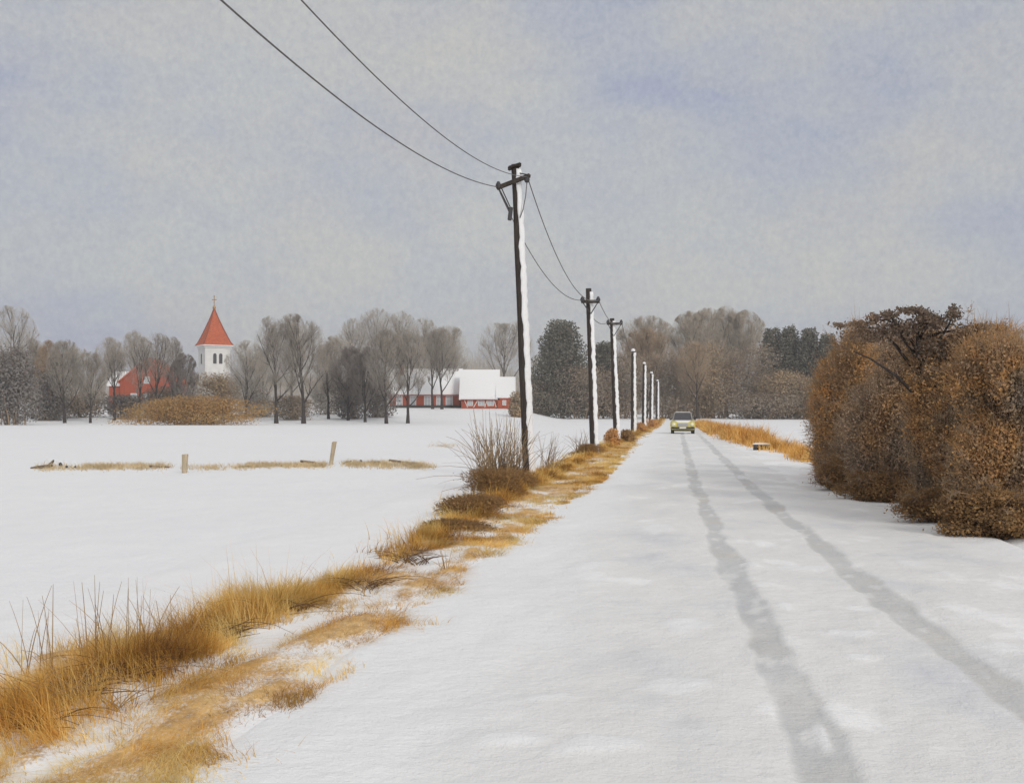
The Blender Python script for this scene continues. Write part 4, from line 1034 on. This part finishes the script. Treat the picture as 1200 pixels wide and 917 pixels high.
# ------------------------------------------------------------------ church
def church():
    Y = 232; k = Y / F; x, _, z = ground_at(251, Y); z0 = z
    root = empty('church_tower', (x, Y, z0), math.radians(31 - 0))
    W = 29.2 * k; h = W / 2
    ez = CH + (HZ - 406) * k - z0; pz = CH + (HZ - 362) * k - z0; cz = CH + (HZ - 347) * k - z0
    MB().box((0, 0, ez / 2), (W, W, ez)).build('wall', M['plaster'], root)
    MB().box((0, 0, 0.7), (W + .3, W + .3, 1.5)).build('plinth', M['stone'], root)
    MB().box((0, 0, ez - .17), (W + .5, W + .5, .38)).build('cornice', M['trim'], root)
    MB().box((0, 0, ez - 5.6), (W + .16, W + .16, .2)).build('string_course', M['trim'], root)
    sp_ = []
    hh = h + .62
    for u, q in ((0, 1.0), (.10, .84), (.25, .68), (.5, .44), (.75, .215), (1, .02)):
        sp_.append([(sx * hh * q, sy * hh * q, ez + .03 + (pz - ez) * u) for sx, sy in ((-1, -1), (1, -1), (1, 1), (-1, 1))])
    s_ = MB().loft(sp_).build('spire', M['redroof'], root)
    for sx, sy in ((-1, -1), (1, -1), (1, 1), (-1, 1)):
        MB().tube([(sx * hh * q, sy * hh * q, ez + .06 + (pz - ez) * u) for u, q in ((0, 1.0), (.10, .84), (.25, .68), (.5, .44), (.75, .215), (1, .02))], .10, 6).build('ridge', M['redridge'], s_)
    MB().box((0, 0, ez + .10), (2 * hh + .1, 2 * hh + .1, .16)).build('eave_snow', M['crust'], root)
    c = MB().tube([(0, 0, pz - .3), (0, 0, cz)], .085, 8).box((0, 0, cz - .75), (1.0, .14, .16), -math.radians(31)).box((0,0,cz-.02),(.26,.16,.2), -math.radians(31)).build('cross', M['brass'], root)
    MB().tube([(0, 0, pz - .15), (0, 0, pz + .05), (0, 0, pz + .3), (0, 0, pz + .52), (0, 0, pz + .7)], [.1, .3, .36, .3, .1], 12).build('ball', M['brass'], root, smooth=True)
    def win(face, off):
        zb = ez - 3.7; zt = ez - 1.9; w = .36
        poly = [(-w, zb), (w, zb), (w, zt)] + [(w * math.cos(a), zt + w * math.sin(a)) for a in np.linspace(0, PI, 9)[1:-1]] + [(-w, zt)]
        pf = [(p * 1.35, zb - .12 + (q - zb) * 1.08) for p, q in poly]
        for nm, pl, d0, d1, mt in (('window_frame', pf, h - .1, h + .04, 'trim'), ('window', poly, h - .1, h + .07, 'dark')):
            mb = MB()
            mb.prism([(p + off, q) for p, q in pl], -d1, -d0) if face == 0 else mb.prism([(p + off, q) for p, q in pl], -d1, -d0, 'x')
            o = mb.build(nm, M[mt], root)
            if nm == 'window':
                sl = MB()
                for j in range(6):
                    zz = zb + .2 + j * .34
                    sl.box((off, -h - .085, zz), (w * 1.8, .05, .09)) if face == 0 else sl.box((-h - .085, off, zz), (.05, w * 1.8, .09))
                sl.build('louvre', M['iron'], o)
    win(0, -.62); win(0, .62); win(1, 0.0)
    tag(root, 'white church tower with red pyramid spire and a small cross', 'church')
church()

# ------------------------------------------------------------------ red farm buildings
def gable_roof(W, D, eave, ridge, over, th, mat, root, axis='x', name='roof', dz=0):
    """a thick roof slab pair; the ridge runs along axis"""
    r = D / 2 + over; sl = (ridge - eave) / (D / 2); ze = eave - over * sl
    poly = [(-r, ze + dz), (0, ridge + dz), (r, ze + dz), (r, ze + th + dz), (0, ridge + th * 1.2 + dz), (-r, ze + th + dz)]
    L_ = W / 2 + over
    return MB().prism(poly, -L_, L_, 'x' if axis == 'x' else 'y').build(name, mat, root)

def windows(root, specs, yf, mb_trim='trim'):
    for (x, z, w, h, pan) in specs:
        f = MB()
        f.box((x - w / 2, yf - .03, z), (.11, .10, h + .11)).box((x + w / 2, yf - .03, z), (.11, .10, h + .11)).box((x, yf - .03, z + h / 2), (w + .0, .098, .11)).box((x, yf - .03, z - h / 2), (w, .098, .11))
        fr = f.build('window', M['trim'], root)
        MB().box((x, yf - .005, z), (w - .1, .05, h - .1)).build('pane', M['glass'], fr)
        g2 = MB().box((x, yf - .045, z), (.055, .05, h - .1))
        for i in range(1, pan): g2.box((x, yf - .043, z - h / 2 + h * i / pan), (w - .1, .045, .05))
        g2.build('glazing_bar', M['trim'], fr)

def farmhouse():
    Y = 208; k = Y / F; xc = (498 - 600) * k; z = gz(xc, Y); root = empty('red_farmhouse', (xc, Y, z))
    zz = lambda py: CH + (HZ - py) * k - z
    W = (539 - 458) * k; D = 8.5; e = zz(461); r = zz(434) ; yf = 0
    pl = MB().prism([(0.0, -.4), (D, -.4), (D, e), (D / 2, r - .3), (0.0, e)], -W / 2, W / 2, 'x'); pl.build('wall', M['red'], root)
    MB().box((0, D / 2, .1), (W + .16, D + .16, .8)).build('plinth', M['stone'], root)
    ro = gable_roof(W, D, e, r, .45, .42, M['crust'], root); ro.location = (0, D / 2, .02)
    MB().box((0, -.47, e - .32), (W + .9, .10, .2)).build('fascia', M['redridge'], root)
    xs = lambda px: (px - 600) * k - xc
    zc = (zz(464) + zz(475)) / 2; h = zz(464) - zz(475)
    windows(root, [(xs(501), zc, 1.2, h, 3), (xs(515), zc, 1.1, h, 3), (xs(526.5), zc, 1.25, h, 3), (xs(484), zc, 1.1, h, 3), (xs(468), zc, 1.1, h, 3)], yf)
    ch = MB().box((xs(469), D / 2 - .8, r - .2), (.8, .8, 2.6)).build('chimney', M['chimney'], root)
    MB().box((xs(469), D / 2 - .8, r + 1.18), (.95, .95, .18)).build('snow_cap', M['crust'], ch)
    for sx in (-1, 1): MB().box((sx * (W / 2 + .03), -.03, e / 2), (.16, .16, e - .5)).build('corner_board', M['redridge'], root)
    tag(root, 'red wooden farmhouse with tall windows and deep snow on its roof', 'farmhouse')
farmhouse()

def barn():
    Y = 203; k = Y / F; xc = (571 - 600) * k; z = gz(xc, Y); root = empty('red_barn', (xc, Y, z))
    zz = lambda py: CH + (HZ - py) * k - z; xs = lambda px: (px - 600) * k - xc
    W = xs(583) - xs(540.5); D = 10; e = zz(466); r = zz(435.5); cx = (xs(583) + xs(540.5)) / 2
    MB().prism([(0, -.4), (D, -.4), (D, e), (D / 2, r - .3), (0, e)], xs(540.5), xs(583), 'x').build('wall', M['red'], root)
    ro = gable_roof(W, D, e, r, .4, .5, M['crust'], root); ro.location = (cx, D / 2, .02)
    x0, x1 = xs(583.1), xs(602); e2 = zz(464.5); r2 = zz(444); D2 = 8
    MB().prism([(-.4, -.4), (D2, -.4), (D2, e2), (D2 / 2, r2 - .3), (-.4, e2)], x0, x1, 'x').build('annexe', M['red'], root)
    ra = gable_roof(x1 - x0, D2, e2, r2, .35, .45, M['crust'], root); ra.location = ((x0 + x1) / 2, D2 / 2 - .2, .02)
    MB().box((cx - .1, -.42, e - .36), (W, .09, .18)).build('fascia', M['redridge'], root)
    h = zz(468.5) - zz(475); zc = (zz(468.5) + zz(475)) / 2
    windows(root, [(xs(551), zc, .9, h, 2), (xs(564), zc, 1.1, h, 2), (xs(575), zc, 1.1, h, 2)], 0)
    windows(root, [(xs(591), zc, .6, h * .8, 2)], -.4)
    def plank(a, b):
        v = Vector((b[0] - a[0], 0, b[1] - a[1])); c = ((a[0] + b[0]) / 2, -.05, (a[1] + b[1]) / 2)
        MB().box(c, (v.length, .05, .13), 0, 0, -math.atan2(v.z, v.x)).build('cross_brace', M['trim'], root)
    zb, zt = zz(477), zz(468.5)
    for a, b in (((xs(544), zt), (xs(548), zb)), ((xs(555), zb), (xs(560), zt)), ((xs(568), zb), (xs(571), zt)), ((xs(579), zt), (xs(581.5), zb))): plank(a, b)
    for x in (xs(540.5) + .1,): MB().box((x, -.04, e / 2 - .1), (.2, .12, e - .3)).build('corner_board', M['redridge'], root)
    tag(root, 'low red barn with small windows and a huge snowy roof behind the nearest pole', 'barn')
barn()

def red_house():
    Y = 206; k = Y / F; xc = (172 - 600) * k; z = gz(xc, Y); root = empty('red_house', (xc, Y, z))
    zz = lambda py: CH + (HZ - py) * k - z; xs = lambda px: (px - 600) * k - xc
    e = zz(447); r = zz(421); w = xs(205) - xs(142); D = 9
    MB().prism([(-w / 2, -.4), (w / 2, -.4), (w / 2, e), (0, r), (-w / 2, e)], 0, D, 'y').build('wall', M['red_dull'], root)
    ro = gable_roof(D, w, e, r, .35, .28, M['redroof'], root, 'y'); ro.location = (0, D / 2, .04)
    x0, x1 = xs(125.5), xs(141.8); e2 = zz(451); r2 = zz(437)
    MB().prism([(1, -.4), (8, -.4), (8, e2), (4.5, r2 - .2), (1, e2)], x0, x1, 'x').build('wing', M['red_dull'], root)
    rw = gable_roof(x1 - x0, 7, e2, r2, .3, .4, M['crust'], root); rw.location = ((x0 + x1) / 2 - .05, 4.5, .02)
    windows(root, [(-2.4, 2.0, 1.1, 1.4, 2), (0.0, 2.0, 1.1, 1.4, 2), (2.4, 2.0, 1.1, 1.4, 2), (0, e + .3, 1.0, 1.2, 2)], 0)
    tag(root, 'red gabled house with a snowy low wing behind bare trees near the church', 'house')
red_house()

# ------------------------------------------------------------------ car
def car():
    Y = 86.5; px = 800; x, _, z = ground_at(px, Y); z = z + 0.005
    root = empty('car', (x, Y, z), -math.atan(K))
    def section(y, w, zb, zt, rt=.18, rb=.08, n=5, tuck=0.0):
        pts = []
        for (cx, cz, a0, rr_) in ((w - rt, zt - rt, 0, rt), (-(w - rt), zt - rt, 90, rt), (-(w - rb - tuck), zb + rb, 180, rb), (w - rb - tuck, zb + rb, 270, rb)):
            for j in range(n):
                a = math.radians(a0 + 90 * j / (n - 1)); pts.append((cx + rr_ * math.cos(a), y, cz + rr_ * math.sin(a)))
        return pts
    # front of the car looks along -y, towards us
    MB().loft([section(-1.98, .60, .42, .72, .12), section(-1.92, .74, .34, .84, .16), section(-1.6, .88, .30, .93, .20), section(-1.0, .93, .28, .99, .20), section(-.6, .95, .28, 1.03, .2),
               section(.4, .96, .28, 1.05, .2), section(1.4, .94, .28, 1.03, .2), section(1.85, .88, .32, .95, .2), section(1.98, .72, .42, .82, .16)]).build('body', M['yellow'], root, smooth=True)
    # bulging front and rear wings
    for sx in (-1, 1):
        for yy in (-1.25, 1.25):
            MB().loft([[(sx * .70 + math.cos(a) * .27 * q, yy + d, .66 + math.sin(a) * .30 * q) for a in np.linspace(0, 2 * PI, 15)[:-1]] for d, q in ((-.72, .15), (-.68, .6), (-.5, .9), (-.2, 1.02), (.2, 1.02), (.5, .88), (.68, .55), (.72, .12))]).build('wing', M['yellow'], root, smooth=True)
    MB().loft([section(-.62, .80, .98, 1.04, .02, .02), section(-.30, .76, .98, 1.38, .16), section(-.05, .73, .98, 1.60, .18), (section(.45, .72, .98, 1.66, .18)), section(1.0, .71, .98, 1.60, .18), section(1.45, .72, .98, 1.36, .16), section(1.72, .76, .98, 1.04, .02, .02)]).build('cabin', M['cabin'], root, smooth=True)
    # glass follows the slopes, a little proud
    def pane(nm, pts):
        a, b, c, d = [Vector(p) for p in pts]; n = (b - a).cross(d - a).normalized() * .03
        MB().loft([[a - n, b - n, c - n, d - n], [a + n, b + n, c + n, d + n]]).build(nm, M['screen'], root)
    pane('windscreen', [(-.70, -.585, 1.07), (.70, -.585, 1.07), (.60, -.09, 1.57), (-.60, -.09, 1.57)])
    pane('rear_window', [(.66, 1.70, 1.08), (-.66, 1.70, 1.08), (-.58, 1.14, 1.55), (.58, 1.14, 1.55)])
    for sx in (-1, 1):
        pane('side_window', [(sx * .775, -.25, 1.08), (sx * .765, 1.35, 1.08), (sx * .725, 1.05, 1.50), (sx * .735, .0, 1.50)])
    MB().prism([(-.60, 1.665), (.60, 1.665), (.52, 1.71), (-.52, 1.71)], .05, 1.0).build('roof_snow', M['crust'], root)
    MB().loft([section(-1.86, .40, .865, .90, .015, .01), section(-1.5, .50, .93, .975, .015, .01), section(-.75, .62, 1.0, 1.045, .015, .01)]).build('bonnet_snow', M['crust'], root)
    MB().box((0, -1.97, .70), (.86, .09, .24)).build('grille', M['chrome'], root, bevel=.02)
    MB().tube([(-.86, -1.86, .46), (-.6, -2.05, .46), (0, -2.09, .46), (.6, -2.05, .46), (.86, -1.86, .46)], .075, 8).build('bumper', M['plastic'], root, smooth=True)
    MB().tube([(-.86, 1.86, .46), (-.6, 2.05, .46), (0, 2.09, .46), (.6, 2.05, .46), (.86, 1.86, .46)], .075, 8).build('bumper', M['plastic'], root, smooth=True)
    MB().box((0, -2.175, .48), (.50, .02, .11)).build('number_plate', M['plate'], root)
    for sx in (-1, 1):
        hl = MB().tube([(sx * .69, -1.88, .72), (sx * .69, -1.985, .72), (sx * .69, -2.03, .72), (sx * .69, -2.045, .72)], [.155, .155, .11, .03], 16).build('headlight', M['lens'], root, smooth=True)
        MB().tube([(sx * .69, -1.86, .72), (sx * .69, -1.975, .72)], .175, 16).build('rim', M['chrome'], hl)
        MB().tube([(sx * .74, 1.86, .70), (sx * .74, 1.975, .70)], .10, 12).build('tail_light', M['redridge'], root)
        mr = MB().box((sx * .93, -.42, 1.13), (.20, .09, .13)).build('mirror', M['plastic'], root, bevel=.02)
        for yy in (-1.25, 1.25):
            wh = MB().tube([(sx * .66, yy, .33), (sx * .90, yy, .33)], .33, 20).build('wheel', M['rubber'], root)
            MB().tube([(sx * .89, yy, .33), (sx * .915, yy, .33)], .19, 16).build('hubcap', M['chrome'], wh)
    MB().box((0, 0, .30), (1.5, 3.4, .18)).build('chassis', M['plastic'], root)
    MB().tube([(.66, -.3, 1.30), (.74, -.45, 1.95)], .012, 5).build('aerial', M['chrome'], root)
    tag(root, 'small old yellow car with round headlights on the snowy road', 'car')
car()

# ------------------------------------------------------------------ winter haze in the air
hm = bpy.data.materials.new('haze'); hm.use_nodes = True; hn = hm.node_tree; hn.nodes.clear()
hv = hn.nodes.new('ShaderNodeVolumePrincipled'); hv.inputs['Density'].default_value = 0.0006; hv.inputs['Color'].default_value = (0.93, 0.94, 0.96, 1); hv.inputs['Anisotropy'].default_value = 0.0
ho_ = hn.nodes.new('ShaderNodeOutputMaterial'); hn.links.new(hv.outputs[0], ho_.inputs['Volume'])
hb_ = MB().box((0, 370, 19), (1700, 820, 46)).build('haze', hm); tag(hb_, kind='stuff')

# ------------------------------------------------------------------ sky, sun, camera
EL, AZ = 27.0, 150.0      # sun height; bearing clockwise from +Y: veiled, from behind us on the right
w = bpy.data.worlds.new('World'); sc.world = w; w.use_nodes = True
nt = w.node_tree; nt.nodes.clear()
sky = N(nt, 'ShaderNodeTexSky', sky_type='NISHITA'); sky.sun_disc = False
sky.sun_elevation = math.radians(EL); sky.sun_rotation = math.radians(AZ); sky.air_density = 1.0; sky.dust_density = 2.0
tc = N(nt, 'ShaderNodeTexCoord')
def wn(scale, stretch, det=5, ro=0.55, off=(0, 0, 0)):
    mp = N(nt, 'ShaderNodeMapping'); mp.inputs['Scale'].default_value = stretch; mp.inputs['Location'].default_value = off
    n = N(nt, 'ShaderNodeTexNoise'); n.inputs['Scale'].default_value = scale; n.inputs['Detail'].default_value = det; n.inputs['Roughness'].default_value = ro
    nt.links.new(tc.outputs['Generated'], mp.inputs['Vector']); nt.links.new(mp.outputs['Vector'], n.inputs['Vector']); return n.outputs['Fac']
SK = 1.0
c1 = wn(3.2, (1, 1, 2.2), 6, 0.55, (1.3, 0.4, 0.2)); c2 = wn(5.5, (1, 1, 1.6), 6, 0.6, (4.1, 2.2, 1.7)); gr = wn(170, (1, 1, 1), 4, 0.75)
clouds = ramp(nt, c1, [(0.36, (3.75, 4.02, 5.30)), (0.48, (4.50, 4.74, 5.36)), (0.62, (5.30, 5.38, 5.40))])
clouds = mixc(nt, ramp(nt, c2, [(0.42, (0, 0, 0)), (0.68, (0.62,) * 3)]), clouds, (5.75, 5.58, 5.12))
clouds = mixc(nt, 1.0, clouds, ramp(nt, gr, [(0.30, (0.885, 0.89, 0.935)), (0.70, (1.10, 1.095, 1.065))]), 'MULTIPLY')
col = mixc(nt, 0.92, sky.outputs['Color'], clouds)
sep = N(nt, 'ShaderNodeSeparateXYZ'); nt.links.new(tc.outputs['Generated'], sep.inputs[0])
zen = ramp(nt, sep.outputs['Z'], [(0.0, (1, 1, 1)), (0.36, (1.0, 1.0, 1.0)), (0.72, (1.68, 1.61, 1.49)), (1.0, (1.80, 1.73, 1.60))])
col = mixc(nt, 1.0, col, zen, 'MULTIPLY')
bg = N(nt, 'ShaderNodeBackground'); bg.inputs['Strength'].default_value = 0.10
nt.links.new(col, bg.inputs['Color']); wo = N(nt, 'ShaderNodeOutputWorld'); nt.links.new(bg.outputs[0], wo.inputs['Surface'])

sd = bpy.data.lights.new('sun', 'SUN'); sd.energy = 1.5; sd.angle = math.radians(14); sd.color = (1.0, 0.96, 0.90)
so = bpy.data.objects.new('sun', sd); COL.objects.link(so)
dirv = Vector((math.sin(math.radians(AZ)) * math.cos(math.radians(EL)), math.cos(math.radians(AZ)) * math.cos(math.radians(EL)), math.sin(math.radians(EL))))
so.rotation_euler = dirv.to_track_quat('Z', 'Y').to_euler(); so.location = dirv * 60

cd = bpy.data.cameras.new('camera'); cam = bpy.data.objects.new('camera', cd); COL.objects.link(cam)
cam.location = (0, 0, CH); cam.rotation_euler = (math.radians(90), 0, 0)
cd.sensor_width = 36; cd.lens = F / 1200 * 36; cd.shift_y = (HZ - 458.5) / 1200; cd.clip_start = 0.1; cd.clip_end = 6000
sc.camera = cam
sc.view_settings.view_transform = 'Standard'; sc.view_settings.look = 'None'; sc.view_settings.exposure = 0; sc.view_settings.gamma = 1
sc.render.engine = 'CYCLES'
sc.cycles.max_bounces = 10; sc.cycles.diffuse_bounces = 6; sc.cycles.transmission_bounces = 6
try: sc.cycles.use_denoising = True
except Exception: pass
